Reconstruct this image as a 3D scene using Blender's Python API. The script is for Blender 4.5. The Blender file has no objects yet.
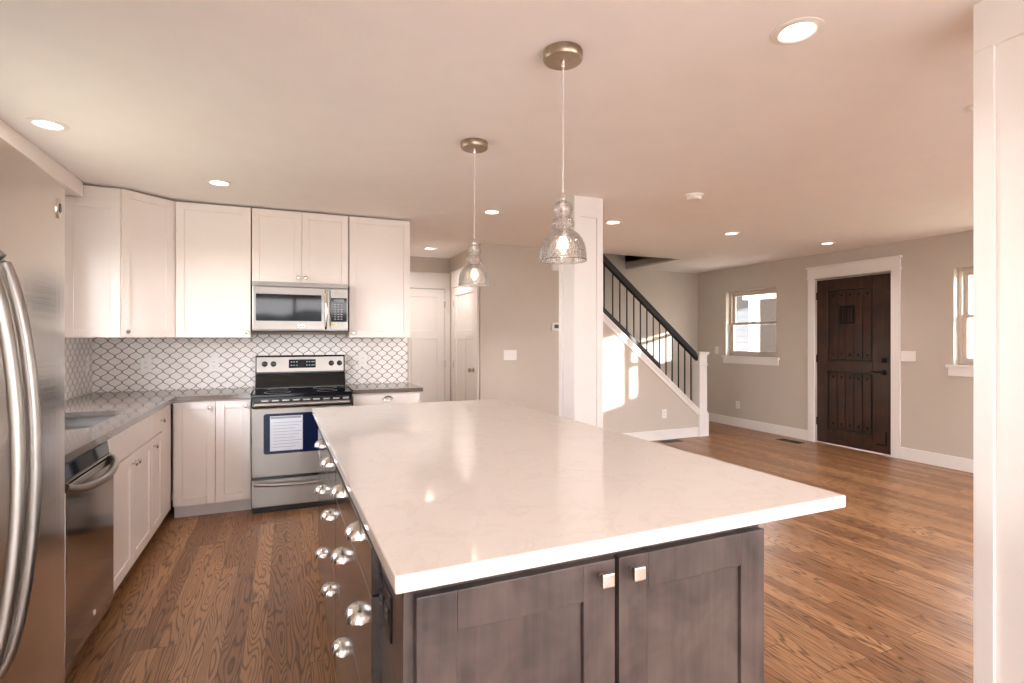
import bpy, bmesh, math, random
from mathutils import Vector, Matrix
from mathutils.geometry import tessellate_polygon
random.seed(7)
PI = math.pi
scene = bpy.context.scene
COL = scene.collection

# ------------------------------------------------------------------ camera
cam = bpy.data.cameras.new('camera')
cam.sensor_width = 36.0
cam.lens = 531.0 / 1024.0 * 36.0
cam.shift_y = -3.5 / 1024.0
cam.clip_start = 0.05
camo = bpy.data.objects.new('camera', cam)
camo.location = (0, 0, 1.37)
camo.rotation_euler = (PI / 2, 0, -math.atan(225.0 / 531.0))
COL.objects.link(camo)
scene.camera = camo

# ------------------------------------------------------------------ world, sun, exposure
EXPOSURE = 0.97
SKY = 10.0
SUN = 7.0
world = bpy.data.worlds.new('world')
scene.world = world
world.use_nodes = True
wn = world.node_tree.nodes
wl = world.node_tree.links
wn.clear()
w_out = wn.new('ShaderNodeOutputWorld')
w_bg = wn.new('ShaderNodeBackground')
w_tc = wn.new('ShaderNodeTexCoord')
w_sep = wn.new('ShaderNodeSeparateXYZ')
w_rmp = wn.new('ShaderNodeValToRGB')
wl.new(w_tc.outputs['Generated'], w_sep.inputs[0])
wl.new(w_sep.outputs['Z'], w_rmp.inputs[0])
w_rmp.color_ramp.elements[0].position = 0.0
w_rmp.color_ramp.elements[0].color = (1.0, 0.965, 0.965, 1)
w_rmp.color_ramp.elements[1].position = 0.6
w_rmp.color_ramp.elements[1].color = (0.78, 0.87, 1.0, 1)
wl.new(w_rmp.outputs[0], w_bg.inputs[0])
w_bg.inputs[1].default_value = SKY
wl.new(w_bg.outputs[0], w_out.inputs[0])

sun = bpy.data.lights.new('sun', 'SUN')
sun.energy = SUN
sun.angle = math.radians(0.7)
sun.color = (1.0, 0.95, 0.86)
suno = bpy.data.objects.new('sun', sun)
suno.rotation_euler = Vector((-0.87, 1.0, -0.2175)).to_track_quat('-Z', 'Y').to_euler()
suno.location = (12, -8, 6)
COL.objects.link(suno)

CAN_W = 13.0       # watts of each recessed lamp
LAMP_COL = (1.0, 0.905, 0.85)

scene.view_settings.view_transform = 'Standard'
scene.view_settings.look = 'None'
scene.view_settings.exposure = EXPOSURE
scene.view_settings.gamma = 1.0
scene.view_settings.use_curve_mapping = False
cy = scene.cycles
cy.max_bounces = 10
cy.diffuse_bounces = 6
cy.glossy_bounces = 4
cy.transmission_bounces = 6
cy.transparent_max_bounces = 10
cy.sample_clamp_indirect = 4.0
cy.caustics_reflective = False
cy.caustics_refractive = False

# ------------------------------------------------------------------ materials
def srgb(r, g, b):
    f = lambda c: (c / 255.0 / 12.92) if c / 255.0 <= 0.04045 else ((c / 255.0 + 0.055) / 1.055) ** 2.4
    return (f(r), f(g), f(b), 1.0)

class NT:
    """tiny wrapper that makes node graphs short to write"""
    def __init__(s, name):
        s.m = bpy.data.materials.new(name)
        s.m.use_nodes = True
        s.n = s.m.node_tree.nodes
        s.l = s.m.node_tree.links
        s.n.clear()
        s.out = s.n.new('ShaderNodeOutputMaterial')
        s.b = s.n.new('ShaderNodeBsdfPrincipled')
        s.l.new(s.b.outputs[0], s.out.inputs[0])
    def put(s, sock, v):
        if isinstance(v, bpy.types.NodeSocket): s.l.new(v, sock)
        else: sock.default_value = v
    def set(s, **k):
        names = dict(color='Base Color', rough='Roughness', metal='Metallic', normal='Normal', coat='Coat Weight', coatr='Coat Roughness',
                     spec='Specular IOR Level', ecol='Emission Color', emit='Emission Strength', aniso='Anisotropic')
        for a, v in k.items(): s.put(s.b.inputs[names[a]], v)
        return s
    def co(s, kind='Object'): return s.n.new('ShaderNodeTexCoord').outputs[kind]
    def math(s, op, a, b=None, c=None):
        n = s.n.new('ShaderNodeMath'); n.operation = op
        s.put(n.inputs[0], a)
        if b is not None: s.put(n.inputs[1], b)
        if c is not None: s.put(n.inputs[2], c)
        return n.outputs[0]
    def xyz(s, v):
        n = s.n.new('ShaderNodeSeparateXYZ'); s.l.new(v, n.inputs[0]); return n.outputs
    def vec(s, x, y, z=0.0):
        n = s.n.new('ShaderNodeCombineXYZ')
        for i, v in enumerate((x, y, z)): s.put(n.inputs[i], v)
        return n.outputs[0]
    def mapping(s, v, scale):
        n = s.n.new('ShaderNodeMapping'); s.l.new(v, n.inputs[0]); n.inputs['Scale'].default_value = scale; return n.outputs[0]
    def noise(s, v, scale=1.0, detail=2.0, rough=0.5, dist=0.0, out=0):
        n = s.n.new('ShaderNodeTexNoise'); s.l.new(v, n.inputs['Vector'])
        n.inputs['Scale'].default_value = scale; n.inputs['Detail'].default_value = detail
        n.inputs['Roughness'].default_value = rough; n.inputs['Distortion'].default_value = dist
        return n.outputs[out]
    def white(s, v, dims='3D'):
        n = s.n.new('ShaderNodeTexWhiteNoise'); n.noise_dimensions = dims
        if dims == '1D': s.put(n.inputs['W'], v)
        else: s.l.new(v, n.inputs['Vector'])
        return n.outputs[0]
    def ramp(s, f, stops):
        n = s.n.new('ShaderNodeValToRGB'); s.l.new(f, n.inputs[0])
        e = n.color_ramp.elements
        while len(e) < len(stops): e.new(0.5)
        for i, (p, c) in enumerate(stops): e[i].position = p; e[i].color = c
        return n.outputs[0]
    def mix(s, f, a, b, blend='MIX'):
        n = s.n.new('ShaderNodeMix'); n.data_type = 'RGBA'; n.blend_type = blend
        s.put(n.inputs[0], f); s.put(n.inputs[6], a); s.put(n.inputs[7], b); return n.outputs[2]
    def bump(s, h, strength=0.2, dist=0.002):
        n = s.n.new('ShaderNodeBump'); n.inputs['Strength'].default_value = strength; n.inputs['Distance'].default_value = dist
        s.l.new(h, n.inputs['Height']); return n.outputs[0]

def plain(name, col, rough=0.5, metal=0.0, coat=0.0, var=0.03, scale=6.0, bump=0.0, bscale=200.0):
    t = NT(name)
    c = t.co()
    dark = tuple(v * (1 - var) for v in col[:3]) + (1,)
    lite = tuple(min(1, v * (1 + var)) for v in col[:3]) + (1,)
    f = t.noise(c, scale, 3.0)
    t.set(color=t.ramp(f, [(0.3, dark), (0.7, lite)]), rough=rough, metal=metal, coat=coat)
    if bump: t.set(normal=t.bump(t.noise(c, bscale, 3.0), bump, 0.002))
    return t.m

def make_floor():
    t = NT('oak_strip_floor')
    x, y, z = t.xyz(t.co())[:3]
    W, L = 0.088, 1.25
    xs = t.math('DIVIDE', x, W)
    row = t.math('FLOOR', xs)
    r1 = t.white(row, '1D')
    ys = t.math('ADD', t.math('DIVIDE', y, L), t.math('MULTIPLY', r1, 7.3))
    seg = t.math('FLOOR', ys)
    r2 = t.white(t.vec(row, seg, 3.0))
    r3 = t.white(t.vec(row, seg, 9.0))
    off = t.math('MULTIPLY', r2, 60.0)
    # cathedral figure: contour lines of a stretched noise
    n = t.noise(t.vec(t.math('MULTIPLY', x, 12.0), t.math('MULTIPLY', y, 1.05), off), 1.0, 1.5, 0.45, 0.15)
    fr = t.math('FRACT', t.math('MULTIPLY', n, 21.0))
    ring = t.math('ABSOLUTE', t.math('SUBTRACT', fr, 0.5))          # 0 .. .5
    line = t.ramp(t.math('MULTIPLY', ring, 2.0), [(0.0, (1, 1, 1, 1)), (0.22, (0.55, 0.55, 0.55, 1)), (0.5, (0, 0, 0, 1))])
    pore = t.noise(t.vec(t.math('MULTIPLY', x, 420.0), t.math('MULTIPLY', y, 14.0), off), 1.0, 3.0, 0.6)
    light = t.ramp(r3, [(0.0, srgb(146, 102, 68)), (0.5, srgb(172, 126, 87)), (1.0, srgb(194, 147, 104))])
    dark = t.ramp(r3, [(0.0, srgb(66, 38, 23)), (1.0, srgb(98, 62, 39))])
    c = t.mix(t.math('MULTIPLY', line, 0.88), light, dark)
    c = t.mix(t.math('MULTIPLY', t.ramp(pore, [(0.42, (1, 1, 1, 1)), (0.6, (0, 0, 0, 1))]), 0.28), c, srgb(88, 52, 30))
    fx = t.math('FRACT', xs)
    ex = t.math('ABSOLUTE', t.math('SUBTRACT', fx, 0.5))
    fy = t.math('ABSOLUTE', t.math('SUBTRACT', t.math('FRACT', ys), 0.5))
    gap = t.math('MAXIMUM', t.math('GREATER_THAN', ex, 0.488), t.math('GREATER_THAN', fy, 0.4988))
    c = t.mix(t.math('MULTIPLY', gap, 0.65), c, srgb(50, 28, 16))
    t.set(color=c, rough=t.ramp(pore, [(0.3, (0.40, 0.40, 0.40, 1)), (0.7, (0.32, 0.32, 0.32, 1))]), coat=0.12, coatr=0.18)
    t.set(normal=t.bump(t.math('SUBTRACT', pore, t.math('MULTIPLY', gap, 2.0)), 0.08, 0.001))
    return t.m

def make_tile(axis):
    """white lantern tile with dark grout; axis = 0 for a wall along x, 1 for a wall along y"""
    t = NT('lantern_tile_' + 'xy'[axis])
    o = t.xyz(t.co())
    u, z = o[axis], o[2]
    W, H = 0.095, 0.086
    us = t.math('DIVIDE', t.math('SUBTRACT', u, 0.0185), W / 2)
    zc = t.math('MULTIPLY', t.math('SUBTRACT', z, 0.963), 2 * PI / H)
    # a cosine with flattened ends gives the pinched lantern outline
    cs = t.math('COSINE', zc)
    sh = t.math('ADD', cs, t.math('MULTIPLY', t.math('COSINE', t.math('MULTIPLY', zc, 3.0)), -0.09))
    c = t.math('MULTIPLY', sh, 0.475)
    def dist(e):
        return t.math('ABSOLUTE', t.math('SUBTRACT', t.math('FLOORED_MODULO', t.math('ADD', e, 1.0), 2.0), 1.0))
    d = t.math('MINIMUM', dist(t.math('SUBTRACT', us, c)), dist(t.math('ADD', t.math('SUBTRACT', us, 1.0), c)))
    slope = t.math('MULTIPLY', t.math('SINE', zc), 0.62 * 2 * PI / H * W / 2)
    d = t.math('DIVIDE', t.math('MULTIPLY', d, W / 2), t.math('SQRT', t.math('ADD', 1.0, t.math('MULTIPLY', slope, slope))))
    # short grout joints that close the neck between two tiles
    for sgn in (1.0, -1.0):
        e = t.math('MULTIPLY', t.math('MAXIMUM', t.math('SUBTRACT', dist(t.math('SUBTRACT', us, 0.5 * sgn)), 0.09), 0.0), W / 2)
        dz = t.math('MULTIPLY', t.math('ARCCOSINE', t.math('MULTIPLY', cs, 0.9999 * sgn)), H / (2 * PI))
        d = t.math('MINIMUM', d, t.math('ADD', e, dz))
    g = t.ramp(t.math('DIVIDE', d, 0.004), [(0.36, (1, 1, 1, 1)), (0.58, (0, 0, 0, 1))])
    body = t.ramp(t.noise(t.co(), 5.0, 2.0), [(0.3, srgb(236, 230, 225)), (0.7, srgb(246, 241, 237))])
    t.set(color=t.mix(g, body, srgb(84, 72, 68)), rough=t.mix(g, (0.15, 0.15, 0.15, 1), (0.8, 0.8, 0.8, 1)))
    t.set(normal=t.bump(t.ramp(t.math('DIVIDE', d, 0.008), [(0.1, (0, 0, 0, 1)), (0.7, (1, 1, 1, 1))]), 0.5, 0.002))
    return t.m

def make_steel(name, col, rough, vertical=False, metal=1.0):
    t = NT(name)
    c = t.co()
    sc = (90.0, 90.0, 1.2) if vertical else (1.5, 1.5, 260.0)
    n = t.noise(t.mapping(c, sc), 1.0, 3.0, 0.6)
    lo = tuple(v * 0.96 for v in col[:3]) + (1,)
    t.set(color=t.ramp(n, [(0.3, lo), (0.7, col)]), metal=metal,
          rough=t.ramp(n, [(0.3, (rough * 0.85,) * 3 + (1,)), (0.7, (rough * 1.15,) * 3 + (1,))]))
    t.set(normal=t.bump(n, 0.006, 0.0003))
    return t.m

def make_stained(name, lo, hi, rough, coat, axis='z', streak=1.0):
    t = NT(name)
    c = t.co()
    sc = {'z': (38.0, 38.0, 2.2), 'x': (2.2, 38.0, 38.0), 'y': (38.0, 2.2, 38.0)}[axis]
    n = t.noise(t.mapping(c, sc), 1.0, 4.0, 0.6, 0.4)
    cl = t.noise(c, 5.5, 3.0, 0.6, 0.5)
    f = t.math('ADD', t.math('MULTIPLY', n, 0.5 * streak), t.math('MULTIPLY', cl, 1 - 0.5 * streak))
    t.set(color=t.ramp(f, [(0.32, lo), (0.68, hi)]), rough=rough, coat=coat, coatr=0.12)
    t.set(normal=t.bump(n, 0.05, 0.001))
    return t.m

def make_quartz(name, base, vein, rough, scale=7.0, amount=0.35):
    t = NT(name)
    c = t.co()
    n = t.noise(c, scale, 6.0, 0.62, 1.2)
    v = t.math('ABSOLUTE', t.math('SUBTRACT', n, 0.5))
    f = t.ramp(v, [(0.0, (amount,) * 3 + (1,)), (0.035, (0, 0, 0, 1))])
    sp = t.noise(c, 240.0, 2.0)
    body = t.ramp(sp, [(0.35, tuple(k * 0.95 for k in base[:3]) + (1,)), (0.65, base)])
    t.set(color=t.mix(t.math('MULTIPLY', f, t.noise(c, 3.0, 1.0)), body, vein), rough=rough, coat=0.0)
    return t.m

def make_thin_glass(name, tint=(1, 1, 1, 1), ior=1.5, rough=0.0, seeds=0.0):
    t = NT(name)
    t.n.remove(t.b)
    tr = t.n.new('ShaderNodeBsdfTransparent'); tr.inputs[0].default_value = tint
    gl = t.n.new('ShaderNodeBsdfGlossy'); gl.inputs['Roughness'].default_value = rough
    gl.inputs['Color'].default_value = (1, 1, 1, 1)
    lw = t.n.new('ShaderNodeLayerWeight')
    f0 = ((ior - 1) / (ior + 1)) ** 2
    def schlick(): return t.math('ADD', f0, t.math('MULTIPLY', t.math('POWER', lw.outputs['Facing'], 5.0), 1 - f0))
    mx = t.n.new('ShaderNodeMixShader')
    if seeds:
        v = t.n.new('ShaderNodeTexVoronoi'); v.inputs['Scale'].default_value = 95.0
        t.l.new(t.co(), v.inputs['Vector'])
        h = t.ramp(v.outputs['Distance'], [(0.0, (1, 1, 1, 1)), (0.38, (0, 0, 0, 1))])
        b = t.bump(h, seeds, 0.004)
        t.l.new(b, lw.inputs['Normal']); t.l.new(b, gl.inputs['Normal'])
        f = t.math('ADD', t.math('MULTIPLY', schlick(), 1.3), t.math('MULTIPLY', h, 0.10))
        f = t.math('MINIMUM', f, 1.0)
        t.l.new(f, mx.inputs[0])
        gb = t.n.new('ShaderNodeBsdfGlass'); gb.inputs['IOR'].default_value = 1.45; gb.inputs['Roughness'].default_value = 0.0
        t.l.new(b, gb.inputs['Normal'])
        m2 = t.n.new('ShaderNodeMixShader'); m2.inputs[0].default_value = 0.5
        t.l.new(mx.outputs[0], m2.inputs[1]); t.l.new(gb.outputs[0], m2.inputs[2])
    else:
        t.l.new(schlick(), mx.inputs[0])
    t.l.new(tr.outputs[0], mx.inputs[1]); t.l.new(gl.outputs[0], mx.inputs[2]); t.l.new(m2.outputs[0] if seeds else mx.outputs[0], t.out.inputs[0])
    return t.m

def make_emit(name, col, strength):
    t = NT(name)
    t.set(color=col, ecol=col, emit=strength, rough=0.6)
    return t.m

def make_siding(name, a, b):
    t = NT(name)
    z = t.xyz(t.co())[2]
    f = t.math('FRACT', t.math('DIVIDE', z, 0.16))
    t.set(color=t.ramp(f, [(0.0, a), (0.1, b), (1.0, b)]), rough=0.8, spec=0.0)
    return t.m

def make_leaves(name, a, b, scale=14.0, c=None):
    t = NT(name)
    n = t.noise(t.co(), scale, 5.0, 0.7)
    t.set(color=t.ramp(n, [(0.3, a), (0.5, b), (0.75, c or srgb(150, 142, 130))]), rough=0.9, spec=0.0)
    return t.m

M = {}
M['floor'] = make_floor()
M['wall'] = plain('greige_wall_paint', srgb(200, 190, 178), 0.85, var=0.012, bump=0.12, bscale=160)
M['ceiling'] = plain('ceiling_paint', srgb(246, 240, 237), 0.9, var=0.012, bump=0.35, bscale=70)
M['trim'] = plain('white_trim_paint', srgb(238, 234, 230), 0.4, var=0.01)
M['cab'] = plain('white_cabinet_lacquer', srgb(242, 233, 226), 0.30, var=0.01, coat=0.15)
M['toe'] = plain('white_toe_board', srgb(226, 220, 216), 0.5, var=0.015)
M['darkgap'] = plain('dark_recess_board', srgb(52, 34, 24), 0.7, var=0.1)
M['tile_x'] = make_tile(0)
M['tile_y'] = make_tile(1)
M['quartz'] = make_quartz('cream_quartz', srgb(234, 226, 218), srgb(200, 182, 168), 0.07, 5.0, 0.30)
M['grey_quartz'] = make_quartz('grey_brown_quartz', srgb(112, 100, 92), srgb(88, 77, 71), 0.07, 22.0, 0.5)
M['steel'] = make_steel('brushed_steel', (0.34, 0.315, 0.29, 1), 0.36)
M['steel_v'] = make_steel('brushed_steel_vertical', (0.66, 0.61, 0.56, 1), 0.22)
M['dw_steel'] = make_steel('dishwasher_steel', (0.38, 0.34, 0.31, 1), 0.12)
M['chrome'] = plain('polished_steel', (0.80, 0.77, 0.73, 1), 0.12, 1.0, var=0.02)
M['nickel'] = plain('satin_nickel', (0.72, 0.68, 0.64, 1), 0.25, 1.0, var=0.03)
M['pull'] = plain('brushed_nickel_pull', (0.62, 0.58, 0.55, 1), 0.22, 1.0, var=0.03)
M['bronze'] = plain('brushed_bronze_nickel', (0.40, 0.32, 0.24, 1), 0.32, 1.0, var=0.08, scale=30)
M['black_glass'] = plain('black_glass', (0.006, 0.007, 0.010, 1), 0.05, var=0.05)
M['oven_glass'] = plain('blue_black_oven_glass', (0.008, 0.014, 0.045, 1), 0.05, var=0.05)
M['paper'] = plain('pale_paper', srgb(226, 230, 238), 0.6, var=0.01)
M['print'] = plain('faint_grey_print', srgb(150, 158, 172), 0.6)
M['black'] = plain('black_enamel', (0.008, 0.008, 0.009, 1), 0.22, var=0.1)
for _k in ('black_glass', 'oven_glass'):
    [n for n in M[_k].node_tree.nodes if n.type == 'BSDF_PRINCIPLED'][0].inputs['Specular IOR Level'].default_value = 0.22
M['matte_black'] = plain('matte_black', (0.012, 0.011, 0.011, 1), 0.5, var=0.1)
M['legend'] = plain('grey_key_legend', srgb(150, 155, 160), 0.5)
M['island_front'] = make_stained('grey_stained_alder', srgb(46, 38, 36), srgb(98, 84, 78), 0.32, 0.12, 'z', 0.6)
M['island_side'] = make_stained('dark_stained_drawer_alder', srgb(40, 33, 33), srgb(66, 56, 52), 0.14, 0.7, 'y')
M['door_wood'] = make_stained('dark_front_door_wood', srgb(16, 8, 5), srgb(70, 38, 21), 0.36, 0.1)
M['door_iron'] = plain('black_iron', (0.010, 0.009, 0.008, 1), 0.4, 0.6, var=0.2)
M['rail'] = plain('espresso_rail', srgb(20, 15, 13), 0.5, var=0.15)
M['iron'] = plain('black_baluster_iron', srgb(22, 20, 19), 0.5, 0.2, var=0.1)
M['plastic'] = plain('white_plastic', srgb(238, 234, 230), 0.35, var=0.01)
M['slot'] = plain('socket_slot', srgb(70, 66, 64), 0.6)
M['screen'] = plain('grey_lcd', srgb(86, 96, 90), 0.25)
M['glass'] = make_thin_glass('window_glass')
M['seeded'] = make_thin_glass('seeded_glass', (0.97, 0.96, 0.95, 1), 1.5, 0.02, 1.0)
M['vinyl'] = plain('tan_window_vinyl', srgb(196, 182, 168), 0.45, var=0.02)
M['lens'] = make_emit('lamp_lens', (1.0, 0.93, 0.85, 1), 6.0)
M['bulb'] = make_emit('bulb_glow', (1.0, 0.88, 0.72, 1), 5.0)
M['canwhite'] = plain('white_can_baffle', srgb(240, 236, 230), 0.5, var=0.01)
M['cord'] = plain('clear_cord', srgb(214, 206, 200), 0.35, var=0.05)
M['vent'] = plain('bronze_register', srgb(62, 46, 36), 0.4, 0.5, var=0.1)
M['dark_steps'] = make_stained('dark_stair_wood', srgb(70, 42, 28), srgb(104, 66, 44), 0.4, 0.1, 'y')
M['upstairs'] = plain('unlit_shaft_paint', srgb(190, 178, 166), 0.9, var=0.02)
M['siding'] = make_siding('pale_lap_siding', srgb(150, 150, 150), srgb(232, 230, 226))
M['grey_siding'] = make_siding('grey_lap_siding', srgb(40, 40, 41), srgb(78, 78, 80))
M['brownhouse'] = make_leaves('brown_shingle', srgb(30, 26, 24), srgb(46, 40, 36), 30.0, srgb(70, 63, 58))
M['rake_shadow'] = plain('painted_rake_shadow', srgb(48, 46, 45), 0.8, var=0.08)  # dark tone of the roof rake's shadow on the neighbour's siding
[n for n in M['rake_shadow'].node_tree.nodes if n.type == 'BSDF_PRINCIPLED'][0].inputs['Specular IOR Level'].default_value = 0.0
M['hedge'] = make_leaves('bare_hedge', srgb(60, 58, 52), srgb(124, 122, 118), 8.0)
M['ground'] = plain('winter_lawn', srgb(150, 140, 116), 0.95, var=0.2, scale=3.0)
M['concrete'] = plain('porch_concrete', srgb(180, 176, 170), 0.85, var=0.08)
M['bounce_patio'] = plain('pale_bounce_concrete', srgb(214, 208, 204), 0.85, var=0.04)
M['brass'] = plain('pale_label', srgb(214, 200, 140), 0.5)
M['sinksteel'] = make_steel('sink_steel', (0.24, 0.225, 0.215, 1), 0.36)

# ------------------------------------------------------------------ mesh helpers
def box(bm, x0, y0, z0, x1, y1, z1):
    x0, x1 = min(x0, x1), max(x0, x1); y0, y1 = min(y0, y1), max(y0, y1); z0, z1 = min(z0, z1), max(z0, z1)
    v = [bm.verts.new(p) for p in ((x0, y0, z0), (x1, y0, z0), (x1, y1, z0), (x0, y1, z0), (x0, y0, z1), (x1, y0, z1), (x1, y1, z1), (x0, y1, z1))]
    for f in ((3, 2, 1, 0), (4, 5, 6, 7), (0, 1, 5, 4), (1, 2, 6, 5), (2, 3, 7, 6), (3, 0, 4, 7)):
        bm.faces.new([v[i] for i in f])
    return bm

def B(*boxes):
    bm = bmesh.new()
    for b in boxes: box(bm, *b)
    return bm

def lathe(bm, prof, c=(0, 0, 0), axis='z', seg=24, close=True):
    """prof: list of (radius, height) along the axis"""
    def pt(r, h, a):
        u, w = r * math.cos(a), r * math.sin(a)
        return {'z': (c[0] + u, c[1] + w, c[2] + h), 'y': (c[0] + u, c[1] + h, c[2] + w), 'x': (c[0] + h, c[1] + u, c[2] + w)}[axis]
    rings = [[bm.verts.new(pt(r, h, 2 * PI * i / seg)) for i in range(seg)] for r, h in prof]
    for a, b in zip(rings, rings[1:]):
        for i in range(seg):
            j = (i + 1) % seg
            bm.faces.new((a[i], a[j], b[j], b[i]))
    if close:
        bm.faces.new(list(reversed(rings[0]))); bm.faces.new(rings[-1])
    bmesh.ops.recalc_face_normals(bm, faces=bm.faces)
    return bm

def tube(bm, pts, r, seg=10, flat=1.0):
    pts = [Vector(p) for p in pts]
    rings = []
    for i, p in enumerate(pts):
        d = (pts[min(i + 1, len(pts) - 1)] - pts[max(i - 1, 0)]).normalized()
        up = Vector((0, 0, 1)) if abs(d.z) < 0.9 else Vector((0, 1, 0))
        a = d.cross(up).normalized(); b = d.cross(a).normalized()
        rr = r[i] if isinstance(r, (list, tuple)) else r
        rings.append([bm.verts.new(p + a * (rr * math.cos(2 * PI * k / seg)) + b * (rr * flat * math.sin(2 * PI * k / seg))) for k in range(seg)])
    for a, b in zip(rings, rings[1:]):
        for i in range(seg):
            j = (i + 1) % seg
            bm.faces.new((a[i], a[j], b[j], b[i]))
    bm.faces.new(list(reversed(rings[0]))); bm.faces.new(rings[-1])
    bmesh.ops.recalc_face_normals(bm, faces=bm.faces)
    return bm

def prism(bm, poly, axis, a, b):
    """extrude a 2-D polygon along axis ('x': poly is (y,z), 'y': (x,z), 'z': (x,y))"""
    f = {'x': lambda p, h: (h, p[0], p[1]), 'y': lambda p, h: (p[0], h, p[1]), 'z': lambda p, h: (p[0], p[1], h)}[axis]
    lo = [bm.verts.new(f(p, a)) for p in poly]; hi = [bm.verts.new(f(p, b)) for p in poly]
    bm.faces.new(lo); bm.faces.new(hi)
    n = len(poly)
    for i in range(n):
        j = (i + 1) % n
        bm.faces.new((lo[i], lo[j], hi[j], hi[i]))
    bmesh.ops.recalc_face_normals(bm, faces=bm.faces)
    return bm

def obj(name, bm, mat, parent=None, bevel=0.0, smooth=False, label=None, solid=0.0):
    me = bpy.data.meshes.new(name)
    bm.to_mesh(me); bm.free()
    o = bpy.data.objects.new(name, me)
    me.materials.append(mat)
    COL.objects.link(o)
    if smooth:
        for p in me.polygons: p.use_smooth = True
    if solid:
        md = o.modifiers.new('thickness', 'SOLIDIFY'); md.thickness = solid; md.offset = 0
    if bevel:
        md = o.modifiers.new('bevel', 'BEVEL'); md.width = bevel; md.segments = 2; md.limit_method = 'ANGLE'; md.angle_limit = math.radians(40)
    if smooth and bevel == 0:
        md = o.modifiers.new('edges', 'EDGE_SPLIT'); md.split_angle = math.radians(40)
    if parent: o.parent = parent
    if label: o['label'] = label
    return o

def thing(name, label, cat, loc=(0, 0, 0), rz=0.0, group=None):
    o = bpy.data.objects.new(name, None)
    o.empty_display_size = 0.1
    COL.objects.link(o)
    o.location = loc; o.rotation_euler = (0, 0, rz)
    o['label'] = label; o['category'] = cat
    if group: o['group'] = group
    return o

def tag(o, label, cat, group=None):
    o['label'] = label; o['category'] = cat
    if group: o['group'] = group
    return o

def struct(name, bm, mat, bevel=0.0, parent=None, label=None):
    o = obj(name, bm, mat, parent, bevel, label=label)
    if not parent: o['kind'] = 'structure'
    return o

def dup(root, loc, label, group=None, rz=None):
    r = root.copy(); COL.objects.link(r)
    r.location = loc; r['label'] = label
    if rz is not None: r.rotation_euler = (0, 0, rz)
    if group: r['group'] = group
    for ch in list(root.children):
        c = ch.copy(); COL.objects.link(c); c.parent = r
        for g in list(ch.children):
            d = g.copy(); COL.objects.link(d); d.parent = c
    return r

# ------------------------------------------------------------------ room shell
CEIL = 2.468
XL, XR = -1.44, 6.42
YB, YK, YS, YF = -2.6, 5.24, 5.80, 7.07
WT = 0.12          # wall thickness

def wall_x(name, x0, x1, a0, a1, z1, holes, mat=None):
    """wall running along y between a0 and a1 with rectangular holes (y0,y1,z0,z1)"""
    bm = bmesh.new(); cur = a0
    for (h0, h1, g0, g1) in sorted(holes):
        if h0 > cur: box(bm, x0, cur, 0, x1, h0, z1)
        if g0 > 0: box(bm, x0, h0, 0, x1, h1, g0)
        if g1 < z1: box(bm, x0, h0, g1, x1, h1, z1)
        cur = h1
    box(bm, x0, cur, 0, x1, a1, z1)
    return struct(name, bm, mat or M['wall'])

def wall_y(name, y0, y1, a0, a1, z1, holes, mat=None):
    bm = bmesh.new(); cur = a0
    for (h0, h1, g0, g1) in sorted(holes):
        if h0 > cur: box(bm, cur, y0, 0, h0, y1, z1)
        if g0 > 0: box(bm, h0, y0, 0, h1, y1, g0)
        if g1 < z1: box(bm, h0, y0, g1, h1, y1, z1)
        cur = h1
    box(bm, cur, y0, 0, a1, y1, z1)
    return struct(name, bm, mat or M['wall'])

struct('floor', B((XL - WT, YB - WT, -0.1, XR + WT, YF + WT, 0.0)), M['floor'])

CANS = [(-1.13, 3.44), (-0.44, 4.26), (1.64, 4.32), (1.61, 6.38), (1.68, 1.35), (2.845, 4.26), (4.29, 4.23), (5.76, 4.24), (3.035, 1.42),
        (-0.35, 0.2), (1.68, -1.3), (4.29, 1.40), (5.76, 1.40)]  # this row: unseen lamps added to help light the room
WELL = (2.4, 4.95, 5.90, YF)      # stair well in the ceiling
def ceiling_mesh():
    bm = bmesh.new()
    outer = [Vector((XL - WT, YB - WT, 0)), Vector((XR + WT, YB - WT, 0)), Vector((XR + WT, YF - 0.001, 0)), Vector((XL - WT, YF - 0.001, 0))]
    # the well reaches the far edge, so the outline steps around it
    outer = outer[:3] + [Vector((WELL[1], YF - 0.001, 0)), Vector((WELL[1], WELL[2], 0)), Vector((WELL[0], WELL[2], 0)), Vector((WELL[0], YF - 0.001, 0))] + outer[3:]
    loops = [outer]
    for cx_, cy_ in CANS:
        loops.append([Vector((cx_ + 0.060 * math.cos(-2 * PI * k / 28), cy_ + 0.060 * math.sin(-2 * PI * k / 28), 0)) for k in range(28)])
    flat = [p for l in loops for p in l]
    tris = tessellate_polygon(loops)
    lo = [bm.verts.new((p.x, p.y, CEIL)) for p in flat]
    for t in tris:
        try: bm.faces.new([lo[i] for i in t])
        except ValueError: pass
    bmesh.ops.recalc_face_normals(bm, faces=bm.faces)
    for f in bm.faces:
        if f.normal.z > 0: f.normal_flip()
    # upper slab, closed around the stair well
    box(bm, XL - WT, YB - WT, CEIL + 0.10, XR + WT, WELL[2], CEIL + 0.2)
    box(bm, WELL[1], WELL[2], CEIL + 0.10, XR + WT, YF, CEIL + 0.2)
    box(bm, XL - WT, WELL[2], CEIL + 0.10, WELL[0], YF, CEIL + 0.2)
    # edge of the slab around the well
    return bm
struct('ceiling', ceiling_mesh(), M['ceiling'])
well = B((WELL[1], WELL[2], CEIL - 0.0005, WELL[1] + 0.1, YF, 4.6), (WELL[0] - 0.1, WELL[2] - 0.1, CEIL + 0.001, WELL[1] + 0.1, WELL[2], 4.6),
         (WELL[0] - 0.1, WELL[2], CEIL + 0.001, WELL[0], YF, 4.6), (WELL[0] - 0.1, WELL[2] - 0.1, 4.6, WELL[1] + 0.1, YF + WT, 4.7))
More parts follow.
